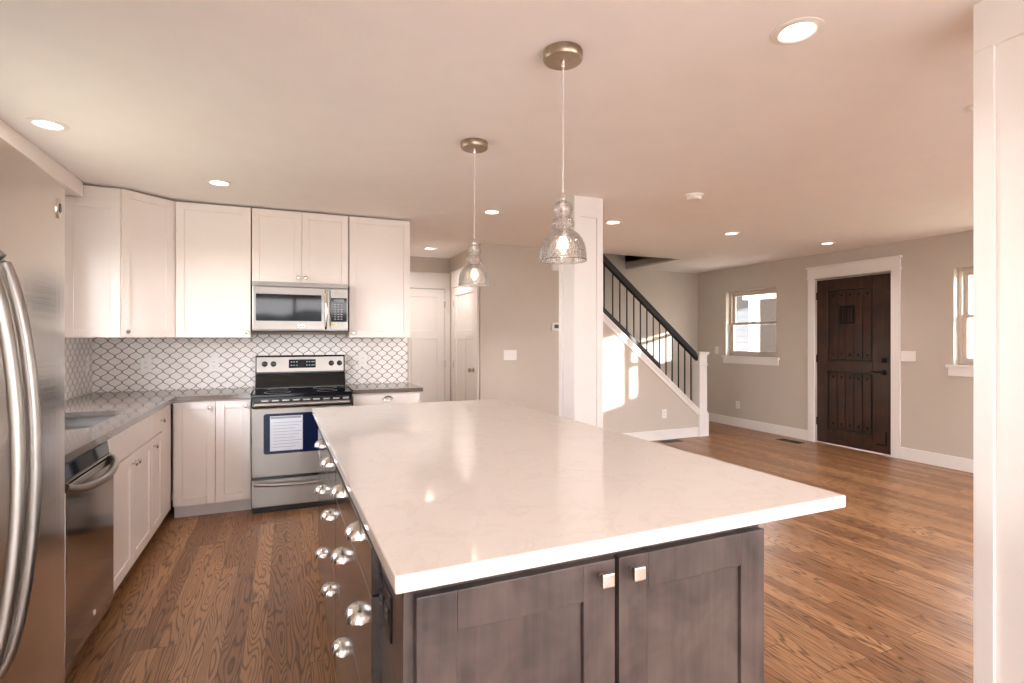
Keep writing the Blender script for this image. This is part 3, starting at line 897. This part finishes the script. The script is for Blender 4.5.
def fridge():
    y0, y1, zt = 1.02, 1.985, 1.812
    ym = 1.44
    t = thing('refrigerator', 'large stainless steel refrigerator with two tall bowed handles at the left edge', 'refrigerator', (-1.05, ym, 0), PI / 2)
    # local x -> world y, local -y -> world +x ; local y = -(X + 1.05)
    def ly(X): return -(X + 1.05)
    hw = (y1 - y0) / 2
    a, b = y0 - ym, y1 - ym
    obj('body', B((a + 0.004, ly(-0.685), 0.04, b - 0.004, ly(-1.43), zt - 0.012)), M['steel_v'], t, 0.006)
    obj('base_grille', B((a + 0.03, ly(-0.70), 0.0, b - 0.03, ly(-1.40), 0.045)), M['matte_black'], t)
    def front(x): return -0.604 + 0.028 * (1 - ((x - 0.0625) / 0.4825) ** 2)
    doors = []
    for (xa, xb) in ((a, -0.003), (0.003, b)):
        bm = bmesh.new()
        N = 12
        poly = [(xa, ly(-0.682)), (xb, ly(-0.682))]
        edge = []
        for i in range(N + 1):
            x = xb + (xa - xb) * i / N
            e = 0.0
            if min(abs(x - xa), abs(x - xb)) < 1e-6: e = 0.008
            edge.append((x, ly(front(x) - e)))
        prism(bm, poly + edge, 'z', 0.06, zt)
        doors.append(obj('door', bm, M['steel_v'], t, 0.006))
    for d, x in ((doors[0], -0.038), (doors[1], 0.038)):
        bm = bmesh.new()
        xs = ly(front(x) - 0.004)
        bow_handle(bm, (x, xs, 0.645), (x, xs, 1.552), (0, -0.072, 0), 0.0125, 30, 0.5)
        obj('handle', bm, M['steel'], d, smooth=True, label='tall bowed steel bar handle')
    # oval badge near the top of the far door
    bm = bmesh.new()
    bx = 1.87 - ym; by = ly(front(bx))
    lathe(bm, [(0.018, 0.004), (0.018, -0.004), (0.014, -0.005)], (0, 0, 0), 'y', 20)
    bd = obj('badge', bm, M['chrome'], doors[1], smooth=True, label='small oval chrome badge')
    bd.location = (bx, by, 1.735); bd.scale = (1.0, 1.0, 1.6)
    bd2 = obj('badge_inset', lathe(bmesh.new(), [(0.009, -0.0045), (0.009, -0.0062)], (0, 0, 0), 'y', 16), M['black'], doors[1])
    bd2.location = (bx, by, 1.735); bd2.scale = (1, 1, 1.5)
fridge()

# ------------------------------------------------------------------ dishwasher
def dishwasher():
    t = thing('dishwasher', 'dark stainless dishwasher with a bowed bar handle between fridge and sink cabinet', 'dishwasher', (-0.81, 2.80, 0), PI / 2)
    h = 0.302
    obj('body', B((-h, 0.01, 0.09, h, 0.60, 0.885)), M['matte_black'], t)
    obj('toe_kick', B((-h, 0.07, 0.0, h, 0.5, 0.09)), M['matte_black'], t)
    bm = bmesh.new()
    prism(bm, [(0.01, 0.10), (-0.035, 0.10), (-0.042, 0.14), (-0.042, 0.78), (-0.03, 0.80), (0.01, 0.80)], 'x', -h, h)
    d = obj('door', bm, M['dw_steel'], t, 0.003)
    bm = bmesh.new()
    prism(bm, [(0.01, 0.803), (-0.028, 0.803), (-0.018, 0.878), (0.01, 0.878)], 'x', -h, h)
    obj('control_strip', bm, M['black_glass'], t, 0.003, label='black glossy control strip')
    obj('control_trim', B((-h, -0.034, 0.812, h, -0.024, 0.820)), M['chrome'], t, 0.002)
    bm = bmesh.new()
    pts = []
    for i in range(19):
        s = i / 18.0
        e = max(0.0, math.sin(PI * s)) ** 0.5
        pts.append((-0.285 + 0.57 * s, -0.036 - 0.050 * e, 0.800 - 0.035 * e))
    tube(bm, pts, 0.017, 12)
    obj('handle', bm, M['steel'], d, smooth=True, label='bowed steel bar handle')
    bm = bmesh.new(); lathe(bm, [(0.012, 0), (0.012, -0.003)], (0.02, -0.042, 0.183), 'y', 16)
    obj('badge', bm, M['plastic'], d, label='small round pale badge')
dishwasher()

# ------------------------------------------------------------------ range
def range_cooker():
    t = thing('range_cooker', 'freestanding stainless electric range with black glass cooktop', 'range', (0.12, 4.56, 0))
    a, b = -0.375, 0.375
    Y = lambda y: y - 4.56
    obj('body', B((a, 0.045, 0.03, b, Y(5.20), 0.905)), M['black'], t, 0.003)
    obj('kick_panel', B((a + 0.01, 0.03, 0.0, b - 0.01, 0.08, 0.05)), M['matte_black'], t)
    # storage drawer
    d = obj('storage_drawer', B((a, 0.0, 0.05, b, 0.045, 0.262)), M['steel'], t, 0.006)
    bm = bmesh.new()
    pts = [(a + 0.02 + (b - a - 0.04) * i / 20.0, -0.004 - 0.030 * max(0, math.sin(PI * i / 20.0)) ** 0.35, 0.232 - 0.012 * math.sin(PI * i / 20.0)) for i in range(21)]
    tube(bm, pts, 0.013, 10)
    obj('drawer_handle', bm, M['steel'], d, smooth=True, label='slightly bowed steel bar')
    # oven door with window and bar
    od = obj('oven_door', B((a, -0.005, 0.285, b, 0.045, 0.822)), M['steel'], t, 0.006)
    obj('door_seam', B((a + 0.004, 0.012, 0.262, b - 0.004, 0.045, 0.285)), M['black'], t)
    obj('oven_window', prism(bmesh.new(), rounded(-0.288, 0.288, 0.462, 0.778, 0.02), 'y', -0.0075, 0.0), M['oven_glass'], od, label='dark blue reflective oven window')
    obj('vent_strip', B((a + 0.002, 0.005, 0.826, b - 0.002, 0.045, 0.905)), M['black'], t, 0.004, label='black strip behind the oven handle')
    for k in range(9):
        xx = a + 0.07 + k * 0.076
        obj('vent_slot', B((xx, 0.0035, 0.872, xx + 0.05, 0.0055, 0.884)), M['steel'], t)
    bm = bmesh.new()
    tube(bm, [(a + 0.022, -0.048, 0.852), (b - 0.022, -0.048, 0.852)], 0.0165, 12)
    for s in (a + 0.04, b - 0.04): tube(bm, [(s, 0.006, 0.845), (s, -0.048, 0.852)], 0.012, 10)
    obj('oven_handle', bm, M['steel'], od, smooth=True, label='thick round steel bar')
    # cooktop
    ct = obj('cooktop', B((a - 0.004, -0.004, 0.905, b + 0.004, Y(5.14), 0.931)), M['black_glass'], t, 0.006, label='black glass cooktop')
    for (x, y, r) in ((-0.19, 0.14, 0.10), (0.19, 0.14, 0.08), (-0.19, 0.42, 0.08), (0.19, 0.42, 0.10)):
        bm = bmesh.new(); lathe(bm, [(r, 0.9312), (r, 0.9316), (r - 0.006, 0.9316), (r - 0.006, 0.9312)], (x, y, 0), 'z', 32, False)
        obj('burner_ring', bm, M['legend'], ct)
    # backguard
    bgd = bmesh.new()
    prism(bgd, [(Y(5.20), 0.90), (Y(5.11), 0.90), (Y(5.11), 0.935), (Y(5.15), 1.05), (Y(5.135), 1.055), (Y(5.150), 1.205), (Y(5.16), 1.215), (Y(5.20), 1.215)], 'x', a, b)
    g = obj('backguard', bgd, M['black'], t, 0.004, label='black backguard')
    bm = bmesh.new()
    prism(bm, [(Y(5.134), 1.070), (Y(5.1475), 1.200), (Y(5.155), 1.200), (Y(5.150), 1.070)], 'x', a + 0.012, b - 0.012)
    pn = obj('control_panel', bm, M['steel'], t, 0.002, label='brushed steel control panel')
    def fy(z): return Y(5.134) + (z - 1.07) / 0.13 * 0.0135
    bm = B((-0.105, fy(1.135) - 0.006, 1.102, 0.12, fy(1.135) + 0.004, 1.178))
    dp = obj('display', bm, M['black_glass'], pn, 0.002, label='black oven display with small keys')
    for zz in (1.122, 1.152):
        for xx in (-0.088, -0.066, -0.044, 0.04, 0.062, 0.084, 0.1):
            obj('display_key', B((xx, fy(1.135) - 0.0072, zz, xx + 0.011, fy(1.135) - 0.006, zz + 0.008)), M['legend'], pn)
    for xx in (-0.30, -0.23, 0.255, 0.326):
        b = bmesh.new()
        lathe(b, [(0.024, 0.0), (0.024, -0.006), (0.019, -0.010), (0.017, -0.028), (0.012, -0.030)], (xx, fy(1.14), 1.14), 'y', 20)
        k = obj('control_knob', b, M['black'], pn, smooth=True, label='round black control knob')
        b = B((xx - 0.002, fy(1.14) - 0.0315, 1.142, xx + 0.002, fy(1.14) - 0.0295, 1.156))
    bm = B((-0.04, fy(1.08) - 0.002, 1.080, 0.05, fy(1.08) + 0.002, 1.085))
    obj('maker_plate', bm, M['legend'], pn)
range_cooker()

def oven_sheet():
    t = thing('instruction_sheet', 'pale printed sheet stuck on the oven door window', 'paper', (0.0, 4.5505, 0.485))
    obj('sheet', B((-0.122, 0.0, 0.0, 0.115, 0.0008, 0.272)), M['paper'], t)
    obj('header', B((-0.118, -0.0004, 0.252, 0.105, 0.0, 0.268)), M['print'], t, label='grey printed header band')
    for k in range(9):
        obj('print_line', B((-0.10, -0.0004, 0.028 + k * 0.024, 0.06 + 0.03 * ((k * 7) % 3), 0.0, 0.031 + k * 0.024)), M['print'], t)
oven_sheet()

# ------------------------------------------------------------------ microwave
def microwave():
    x0, x1 = -0.264, 0.494
    cx_ = (x0 + x1) / 2
    t = thing('microwave', 'stainless over-the-range microwave above the range', 'microwave', (cx_, 4.83, 1.425))
    Z = lambda z: z - 1.425
    X = lambda x: x - cx_
    obj('body', B((X(x0), 0.03, 0.004, X(x1), YK - 4.83 - 0.001, Z(1.838))), M['steel'], t, 0.003)
    obj('underside', B((X(x0) + 0.01, 0.01, 0.0, X(x1) - 0.01, 0.38, 0.004)), M['matte_black'], t)
    bm = B((X(x0), 0.0, Z(1.800), X(x1), 0.03, Z(1.838)))
    for k in range(3): box(bm, X(x0) + 0.02, -0.003, Z(1.806 + k * 0.010), X(x1) - 0.02, 0.0, Z(1.811 + k * 0.010))
    obj('vent_grille', bm, M['steel'], t, 0.002)
    d = obj('door', B((X(x0) + 0.004, -0.012, 0.012, X(0.340), 0.03, Z(1.796))), M['steel'], t, 0.004)
    obj('door_window', prism(bmesh.new(), rounded(X(-0.235), X(0.272), Z(1.512), Z(1.735), 0.006), 'y', -0.0145, -0.008), M['black_glass'], d, label='dark reflective microwave window')
    bm = bmesh.new()
    bow_handle(bm, (X(0.307), -0.012, Z(1.455)), (X(0.307), -0.012, Z(1.775)), (0, -0.042, 0), 0.0125, 20, 0.5)
    obj('handle', bm, M['chrome'], d, smooth=True, label='upright bowed chrome handle')
    p = obj('control_panel', B((X(0.343), -0.012, 0.012, X(x1) - 0.004, 0.03, Z(1.796))), M['steel'], t, 0.004)
    kp = obj('keypad', B((X(0.347), -0.0145, Z(1.51), X(0.480), -0.010, Z(1.715))), M['black_glass'], p, 0.001, label='black keypad')
    bm = bmesh.new()
    for r in range(7):
        for c in range(3):
            xx = X(0.375) + c * 0.026; zz = Z(1.528) + r * 0.021
            box(bm, xx, -0.0155, zz, xx + 0.016, -0.0145, zz + 0.009)
    box(bm, X(0.372), -0.0155, Z(1.682), X(0.455), -0.0145, Z(1.702))
    obj('keys', bm, M['legend'], kp)
    obj('sticker', B((X(0.352), -0.0135, Z(1.478), X(0.395), -0.0125, Z(1.505))), M['brass'], p, label='small pale yellow sticker')
    bm = B((X(0.085), -0.0145, Z(1.458), X(0.145), -0.012, Z(1.482)))
    mp = obj('maker_plate', bm, M['chrome'], d, 0.001)
    obj('plate_mark', B((X(0.092), -0.0155, Z(1.462), X(0.138), -0.0144, Z(1.470))), M['matte_black'], mp)
microwave()

# ------------------------------------------------------------------ island
ISL = (0.182, 0.977); TH = 0.0148
def island():
    t = thing('kitchen_island', 'grey-brown stained kitchen island with drawers on its left side and two doors in front', 'island', (ISL[0], ISL[1], 0), TH)
    bx0, bx1, by0, by1, top = 0.025, 0.970, 0.05, 2.085, 0.895
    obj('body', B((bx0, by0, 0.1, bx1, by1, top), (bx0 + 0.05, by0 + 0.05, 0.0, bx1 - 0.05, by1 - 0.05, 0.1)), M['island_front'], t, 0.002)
    # back panel strip visible along the far end
    # front doors
    zt, zb = 0.872, 0.112
    dl = shaker('door', 0.046, 0.500, zb, zt, by0 - 0.022, M['island_front'], t, 0.082, 0.022, 0.009)
    dr = shaker('door', 0.511, bx1 - 0.004, zb, zt, by0 - 0.022, M['island_front'], t, 0.082, 0.022, 0.009)
    for d, x in ((dl, 0.462), (dr, 0.545)):
        yf = by0 - 0.022
        z = 0.842
        bm = bmesh.new()
        lathe(bm, [(0.008, 0.0), (0.006, -0.006), (0.006, -0.024)], (x, yf, z), 'y', 12)
        box(bm, x - 0.0155, yf - 0.034, z - 0.0155, x + 0.0155, yf - 0.023, z + 0.0155)
        obj('knob', bm, M['nickel'], d, 0.003, label='square satin nickel knob')
    # drawers on the left side: drawer front faces -x
    cols = ((0.285, 1.116), (1.124, 2.070)); rows = ((0.772, 0.882), (0.462, 0.766), (0.112, 0.456))
    for ci, (ya, yb) in enumerate(cols):
        cups = ((0.495, 0.905), (1.36, 1.77))[ci]
        for ri, (za, zb_) in enumerate(rows):
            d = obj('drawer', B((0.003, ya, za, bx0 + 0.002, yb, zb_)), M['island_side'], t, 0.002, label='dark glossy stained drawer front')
            zc = (0.842, 0.622, 0.312)[ri]
            for c in cups:
                o = add_cup(0, 0, 0, d, 0.98)
                o.location = (0.003, c, zc); o.rotation_euler = (0, 0, -PI / 2)
    # outlet in the end panel
    pl = obj('outlet_plate', B((bx0 - 0.005, 0.150, 0.725, bx0, 0.285, 0.825)), M['black'], t, 0.002, label='black double socket plate in the island end panel')
    for yy in (0.186, 0.249):
        obj('socket', B((bx0 - 0.007, yy - 0.022, 0.757, bx0 - 0.005, yy + 0.022, 0.793)), M['matte_black'], pl, 0.001)
    for yy in (0.186, 0.249):
        bm = bmesh.new()
        for dz in (-0.008, 0.008): box(bm, bx0 - 0.0076, yy - 0.006, 0.775 + dz - 0.0015, bx0 - 0.007, yy + 0.006, 0.775 + dz + 0.0015)
        obj('socket_slots', bm, M['legend'], pl)
island()
ic = obj('island_countertop', B((0, 0, 0, 1.249, 2.562, 0.034)), M['quartz'], bevel=0.004)
ic.location = (ISL[0], ISL[1], 0.899); ic.rotation_euler = (0, 0, TH)
tag(ic, 'large cream quartz countertop on the kitchen island', 'countertop')
# support bracket rail hidden under the overhang keeps the slab carried by the body
# ------------------------------------------------------------------ staircase and railing
def stairs():
    t = thing('staircase', 'staircase with dark wooden treads rising behind the stair side wall', 'stairs', (5.22, 6.37, 0))
    n = 13; run = 0.2267; rise = 0.19
    for k in range(n):
        x1 = 5.25 - k * run
        if (k + 1) * rise > 2.2: break
        bm = B((x1 - run - 0.001 - 5.25, -0.455, k * rise if k == 0 else k * rise - 0.02, x1 - 5.25 - 0.012, 0.68, (k + 1) * rise - 0.03))
        obj('riser', bm, M['trim'], t)
        obj('tread', B((x1 - run - 5.25, -0.455, (k + 1) * rise - 0.03, x1 - 5.25 + 0.025, 0.68, (k + 1) * rise)), M['dark_steps'], t, 0.006)
stairs()

def railing():
    YC = YS + 0.04
    t = thing('stair_railing', 'black stair railing with slim iron balusters and a white newel post', 'railing', (5.345, YC, 0))
    ox, oy = 5.345, YC
    def rail_bar(x0, x1, top0, h, wid, prof=True):
        bm = bmesh.new()
        za, zb = top0 - SL * (x0 - 3.707), top0 - SL * (x1 - 3.707)
        prism(bm, [(x0 - ox, za - h), (x1 - ox, zb - h), (x1 - ox, zb), (x0 - ox, za)], 'y', -wid / 2, wid / 2)
        return bm
    obj('handrail', rail_bar(3.703, 5.305, 2.475, 0.105, 0.062), M['rail'], t, 0.010, label='espresso wooden handrail')
    obj('bottom_rail', rail_bar(3.703, 4.64, 1.80, 0.10, 0.06), M['rail'], t, 0.004, label='dark shoe rail on the upper stringer')
    xs = [3.765, 3.895, 4.005, 4.115, 4.225, 4.33, 4.435, 4.54, 4.645, 4.752, 4.857, 4.965, 5.075, 5.183]
    for x in xs:
        zt = 2.36 - SL * (x - 3.707); zb = 1.695 - SL * (x - 3.707)
        obj('baluster', B((x - ox - 0.0065, -0.0065, zb, x - ox + 0.0065, 0.0065, zt)), M['iron'], t)
    nb = obj('newel_post', B((-0.066, -0.066, 0.32, 0.066, 0.066, 1.13), (-0.082, -0.082, 0.0, 0.082, 0.082, 0.32), (-0.074, -0.074, 0.32, 0.074, 0.074, 0.345),
                        (-0.074, -0.074, 0.985, 0.074, 0.074, 1.01), (-0.078, -0.078, 1.13, 0.078, 0.078, 1.15), (-0.088, -0.088, 1.15, 0.088, 0.088, 1.175)), M['trim'], t, 0.004, label='square white newel post')
railing()

# ------------------------------------------------------------------ pendants
def pendant():
    t = thing('pendant_light', 'clear seeded glass pendant light hanging over the near end of the island', 'pendant light', (0.975, 1.80, CEIL), 0, 'glass pendant lights')
    z0 = 1.665 - CEIL
    bm = bmesh.new(); lathe(bm, [(0.074, 0.0), (0.076, -0.004), (0.076, -0.030), (0.071, -0.036), (0.010, -0.037)], (0, 0, 0), 'z', 36)
    obj('canopy', bm, M['bronze'], t, smooth=True, label='round brushed bronze ceiling canopy')
    bm = bmesh.new(); lathe(bm, [(0.009, -0.037), (0.009, -0.052), (0.006, -0.060)], (0, 0, 0), 'z', 14)
    obj('cord_grip', bm, M['nickel'], t, smooth=True)
    bm = bmesh.new(); tube(bm, [(0, 0, -0.055), (0, 0, z0 + 0.255)], 0.0028, 8)
    obj('cord', bm, M['cord'], t, smooth=True)
    bm = bmesh.new(); lathe(bm, [(0.006, z0 + 0.262), (0.011, z0 + 0.255), (0.012, z0 + 0.232), (0.010, z0 + 0.225), (0.010, z0 + 0.125), (0.015, z0 + 0.118), (0.015, z0 + 0.083), (0.012, z0 + 0.078)], (0, 0, 0), 'z', 18)
    obj('socket_stem', bm, M['nickel'], t, smooth=True, label='nickel stem and lamp socket')
    prof = [(0.0905, 0.0), (0.0895, 0.006), (0.0890, 0.020), (0.0870, 0.042), (0.0820, 0.064), (0.0730, 0.084), (0.0590, 0.102), (0.0440, 0.114), (0.0370, 0.119),
            (0.0385, 0.126), (0.0430, 0.134), (0.0440, 0.144), (0.0410, 0.156), (0.0310, 0.165), (0.0270, 0.171), (0.0310, 0.178), (0.0365, 0.188), (0.0375, 0.198), (0.0350, 0.211), (0.0260, 0.224), (0.0125, 0.232)]
    bm = bmesh.new(); lathe(bm, [(r, z0 + h) for r, h in prof], (0, 0, 0), 'z', 40, False)
    gs = obj('glass_shade', bm, M['seeded'], t, label='clear seeded glass bell shade with two bulbous rings', solid=0.0025)
    for p in gs.data.polygons: p.use_smooth = True
    bm = bmesh.new(); lathe(bm, [(0.007, z0 + 0.080), (0.008, z0 + 0.074), (0.0125, z0 + 0.064), (0.0155, z0 + 0.053), (0.014, z0 + 0.044), (0.008, z0 + 0.037), (0.002, z0 + 0.035)], (0, 0, 0), 'z', 20)
    obj('bulb', bm, M['bulb'], t, smooth=True, label='glowing warm bulb')
    return t
p1 = pendant()
dup(p1, (0.970, 2.83, CEIL), 'clear seeded glass pendant light hanging over the far end of the island', 'glass pendant lights')

# ------------------------------------------------------------------ recessed lights
def can_light():
    t = thing('recessed_light', '', 'ceiling light', (0, 0, CEIL), 0, 'recessed ceiling lights')
    bm = bmesh.new(); lathe(bm, [(0.0595, 0.001), (0.085, -0.0005), (0.085, -0.004), (0.064, -0.008), (0.0575, -0.004), (0.0575, 0.004)], (0, 0, 0), 'z', 40, False)
    obj('trim_ring', bm, M['canwhite'], t, smooth=True)
    bm = bmesh.new(); lathe(bm, [(0.0585, 0.003), (0.0545, 0.03), (0.0515, 0.062)], (0, 0, 0), 'z', 32, False)
    obj('baffle', bm, M['canwhite'], t, smooth=True)
    bm = bmesh.new(); lathe(bm, [(0.0505, 0.060), (0.0495, 0.030), (0.040, 0.016), (0.020, 0.010), (0.003, 0.009)], (0, 0, 0), 'z', 32)
    obj('lens', bm, M['lens'], t, smooth=True, label='glowing lamp lens')
    l = bpy.data.lights.new('recessed_glow', 'SPOT'); l.energy = CAN_W; l.color = LAMP_COL; l.shadow_soft_size = 0.05
    l.spot_size = math.radians(130); l.spot_blend = 1.0
    lo = bpy.data.objects.new('lens_light', l); COL.objects.link(lo); lo.parent = t; lo.location = (0, 0, -0.012)
    return t
CAN_LABELS = ['recessed ceiling light nearest the fridge soffit at the far left', 'recessed ceiling light in front of the white wall cabinets', 'recessed ceiling light between the two pendant cords',
              'recessed ceiling light in the nook in front of the two white doors', 'largest recessed ceiling light, near the top right', 'recessed ceiling light just right of the middle white column, by the stair rail',
              'recessed ceiling light in the middle of the living area ceiling, past the smoke detector', 'recessed ceiling light nearest the front door head', 'recessed ceiling light half hidden by the near right column',
              'added recessed light, unseen above the camera by the fridge', 'added recessed light, unseen over the rear of the kitchen', 'added recessed light, unseen behind the right column, inner', 'added recessed light, unseen behind the right column by the side window']
can0 = can_light()
for i, (x, y) in enumerate(CANS):
    if i == 0: can0.location = (x, y, CEIL); can0['label'] = CAN_LABELS[0]
    else:
        c = dup(can0, (x, y, CEIL), CAN_LABELS[i], 'recessed ceiling lights')
        if i == 3:            # the nook lamp burns brighter and wider than the others
            for k in c.children:
                if k.type == 'LIGHT':
                    k.data = k.data.copy(); k.data.energy = CAN_W * 1.9; k.data.spot_size = math.radians(150)

# smoke detector
sd = thing('smoke_detector', 'round white smoke detector on the ceiling above the living area', 'smoke detector', (2.87, 3.20, CEIL))
obj('base', lathe(bmesh.new(), [(0.068, 0.0), (0.068, -0.012), (0.064, -0.016)], (0, 0, 0), 'z', 28), M['plastic'], sd, smooth=True)
obj('cover', lathe(bmesh.new(), [(0.056, -0.016), (0.054, -0.034), (0.046, -0.042), (0.020, -0.044)], (0, 0, 0), 'z', 28), M['plastic'], sd, smooth=True)

# ------------------------------------------------------------------ plates, vents, thermostat
def plate(label, loc, rz, w, h, kind, gangs, group):
    """wall plate; local -y faces the room"""
    t = thing('light_switch' if kind == 'switch' else 'wall_outlet', label, 'light switch' if kind == 'switch' else 'outlet', loc, rz, group)
    obj('plate', B((-w / 2, -0.006, -h / 2, w / 2, -0.0005, h / 2)), M['plastic'], t, 0.002)
    for g in range(gangs):
        x = (g - (gangs - 1) / 2) * 0.046
        if kind == 'switch':
            obj('rocker', B((x - 0.0165, -0.009, -0.033, x + 0.0165, -0.006, 0.033)), M['plastic'], t, 0.0015)
        else:
            for dz in (-0.021, 0.021):
                s = obj('socket', prism(bmesh.new(), [(x + 0.0165 * math.cos(a) , dz + 0.0145 * math.sin(a)) for a in [2 * PI * k / 16 for k in range(16)]], 'y', -0.0085, -0.006), M['plastic'], t)
                obj('socket_slots', B((x - 0.008, -0.0092, dz - 0.004, x - 0.0055, -0.0084, dz + 0.006), (x + 0.0055, -0.0092, dz - 0.004, x + 0.008, -0.0084, dz + 0.006)), M['slot'], s)
    return t
plate('white outlet on the tile backsplash in the corner below the diagonal cabinet', (-1.075, YK - 0.008, 1.146), 0, 0.075, 0.118, 'outlet', 1, 'backsplash outlets')
plate('white outlet on the tile backsplash just left of the range', (-0.581, YK - 0.008, 1.143), 0, 0.075, 0.118, 'outlet', 1, 'backsplash outlets')
plate('white outlet on the tile backsplash right of the range', (0.665, YK - 0.008, 1.155), 0, 0.075, 0.118, 'outlet', 1, 'backsplash outlets')
plate('white outlet on the left tiled wall above the sink worktop', (XL + 0.008, 5.08, 1.165), PI / 2, 0.075, 0.118, 'outlet', 1, 'backsplash outlets')
plate('white triple switch plate beside the front door', (XR, 3.755, 1.165), -PI / 2, 0.165, 0.118, 'switch', 3, 'wall switches')
plate('white single switch on the right wall beyond the far window', (XR, 6.632, 1.172), -PI / 2, 0.075, 0.118, 'switch', 1, 'wall switches')
plate('white triple switch plate on the grey wall by the nook doors', (2.432, YS, 1.168), 0, 0.165, 0.118, 'switch', 3, 'wall switches')
plate('white outlet low on the right wall under the far window', (XR, 6.196, 0.335), -PI / 2, 0.075, 0.118, 'outlet', 1, 'living area outlets')
plate('white outlet low on the grey stair side wall', (4.687, YS, 0.345), 0, 0.075, 0.118, 'outlet', 1, 'living area outlets')

th = thing('thermostat', 'small white thermostat with grey screen on the grey wall beside the column', 'thermostat', (3.055, YS, 1.507))
obj('case', B((-0.075, -0.025, -0.05, 0.075, -0.0005, 0.05)), M['plastic'], th, 0.006)
obj('screen', B((-0.045, -0.0265, -0.018, 0.045, -0.0245, 0.028)), M['screen'], th, 0.001, label='grey display')
ch = thing('door_chime', 'white door chime box high on the grey wall beside the column', 'door chime', (3.08, YS, 2.25))
obj('cover', B((-0.105, -0.05, -0.055, 0.105, -0.0005, 0.055)), M['plastic'], ch, 0.006)

def register(label, loc, rz, l=0.32, w=0.14):
    t = thing('floor_vent', label, 'floor vent', loc, rz, 'floor vents')
    bm = B((-l / 2, -w / 2, 0.0005, l / 2, -w / 2 + 0.016, 0.005), (-l / 2, w / 2 - 0.016, 0.0005, l / 2, w / 2, 0.005), (-l / 2, -w / 2 + 0.016, 0.0005, -l / 2 + 0.016, w / 2 - 0.016, 0.005), (l / 2 - 0.016, -w / 2 + 0.016, 0.0005, l / 2, w / 2 - 0.016, 0.005))
    obj('frame', bm, M['vent'], t)
    bm = bmesh.new()
    for k in range(13):
        x = -l / 2 + 0.028 + k * (l - 0.056) / 12
        box(bm, x - 0.004, -w / 2 + 0.016, 0.0005, x + 0.004, w / 2 - 0.016, 0.0035)
    obj('louvres', bm, M['vent'], t)
    obj('duct', B((-l / 2 + 0.016, -w / 2 + 0.016, 0.0002, l / 2 - 0.016, w / 2 - 0.016, 0.0008)), M['matte_black'], t)
register('dark floor vent by the right wall left of the front door', (6.15, 5.05, 0), PI / 2)
register('dark floor vent in front of the stair side wall', (4.68, 5.66, 0), 0)

# ------------------------------------------------------------------ outside the windows
GZ = -0.35
struct('ground', B((-40, -45, GZ - 0.2, 45, 45, GZ)), M['ground'])
struct('wall_sun_block', B((6.56, -11.0, GZ, 6.75, -2.76, 3.4)), M['siding'])  # unseen wall added to keep the sun out of the rear windows
struct('bounce_patio', B((-6.0, -9.5, GZ, 6.55, YB - 0.16, -0.06)), M['bounce_patio'])  # unseen pale slab added to bounce daylight indoors
struct('porch_floor', B((XR + 0.16, 3.4, GZ, XR + 1.9, 7.75, -0.03)), M['concrete'])
def neighbour():
    t = thing('neighbour_house', 'pale lap-sided house seen through the far window', 'house', (8.7, 12.5, GZ))
    obj('wall', B((-2.5, -2.5, 0, 2.33, 2.5, 4.2)), M['grey_siding'], t, label='pale lap siding')
    obj('rake_shadow_panel', prism(bmesh.new(), [(-2.3, 4.0), (-2.3, 1.72), (2.20, 2.53), (2.20, 4.0)], 'y', -2.54, -2.5), M['rake_shadow'], t, label='roof shadow painted as a dark upper panel')  # shadow of a roof rake, painted as a dark panel
    bm = bmesh.new()
    prism(bm, [(-3.2, 4.1), (0.0, 6.2), (3.0, 4.1)], 'x', -3.0, 2.9)
    obj('roof', bm, M['brownhouse'], t)
    obj('corner_board', B((2.25, -2.53, 0, 2.36, -2.42, 4.15)), M['trim'], t)
neighbour()
def post(label, x, y):
    t = thing('porch_post', label, 'post', (x, y, GZ), 0, 'porch posts')
    obj('shaft', B((-0.06, -0.06, 0.2, 0.06, 0.06, 2.46)), M['trim'], t, 0.004)
    obj('base', B((-0.09, -0.09, 0, 0.09, 0.09, 0.2)), M['trim'], t, 0.004)
post('white square porch post seen through the far window', 8.25, 7.58)
post('white square porch post outside near the front door', 8.25, 3.0)
struct('porch_roof', B((8.15, 2.7, 2.11, 8.35, 7.75, 2.5), (6.58, 2.7, 2.5, 8.6, 7.75, 2.62)), M['trim'])
def brown_house():
    t = thing('brown_house', 'brown shingled house beyond the far window', 'house', (20, 17, GZ))
    obj('wall', B((-6.5, -2, 0, 4, 2, 4.6)), M['brownhouse'], t)
    bm = bmesh.new(); prism(bm, [(-2.6, 4.5), (0, 6.4), (2.6, 4.5)], 'x', -7, 4.5)
    obj('roof', bm, M['siding'], t)
brown_house()
def hedge(label, loc, sx, sy, h, seed):
    bm = bmesh.new()
    bmesh.ops.create_icosphere(bm, subdivisions=4, radius=1.0)
    rnd = random.Random(seed)
    for v in bm.verts:
        n = math.sin(v.co.x * 9 + seed) * math.cos(v.co.y * 8 + seed) * 0.08 + math.sin(v.co.z * 13 + v.co.x * 7) * 0.06 + rnd.uniform(-0.03, 0.03)
        v.co *= 1 + n
        v.co = Vector((v.co.x * sx, v.co.y * sy, max(0.0, (v.co.z + 0.9) / 1.9) * h))
    o = obj('hedge', bm, M['hedge'], smooth=False)
    o.location = loc
    return tag(o, label, 'hedge', 'hedges outside')
hedge('bare brown hedge behind the rear glass door', (0.5, -11, GZ), 3.6, 1.5, 2.6, 1)
hedge('bare brown hedge behind the rear right window', (9.5, -13, GZ), 3.6, 1.5, 2.2, 2)
hedge('bare brown hedge behind the rear left corner', (-9.0, -12, GZ), 3.6, 1.5, 2.4, 3)
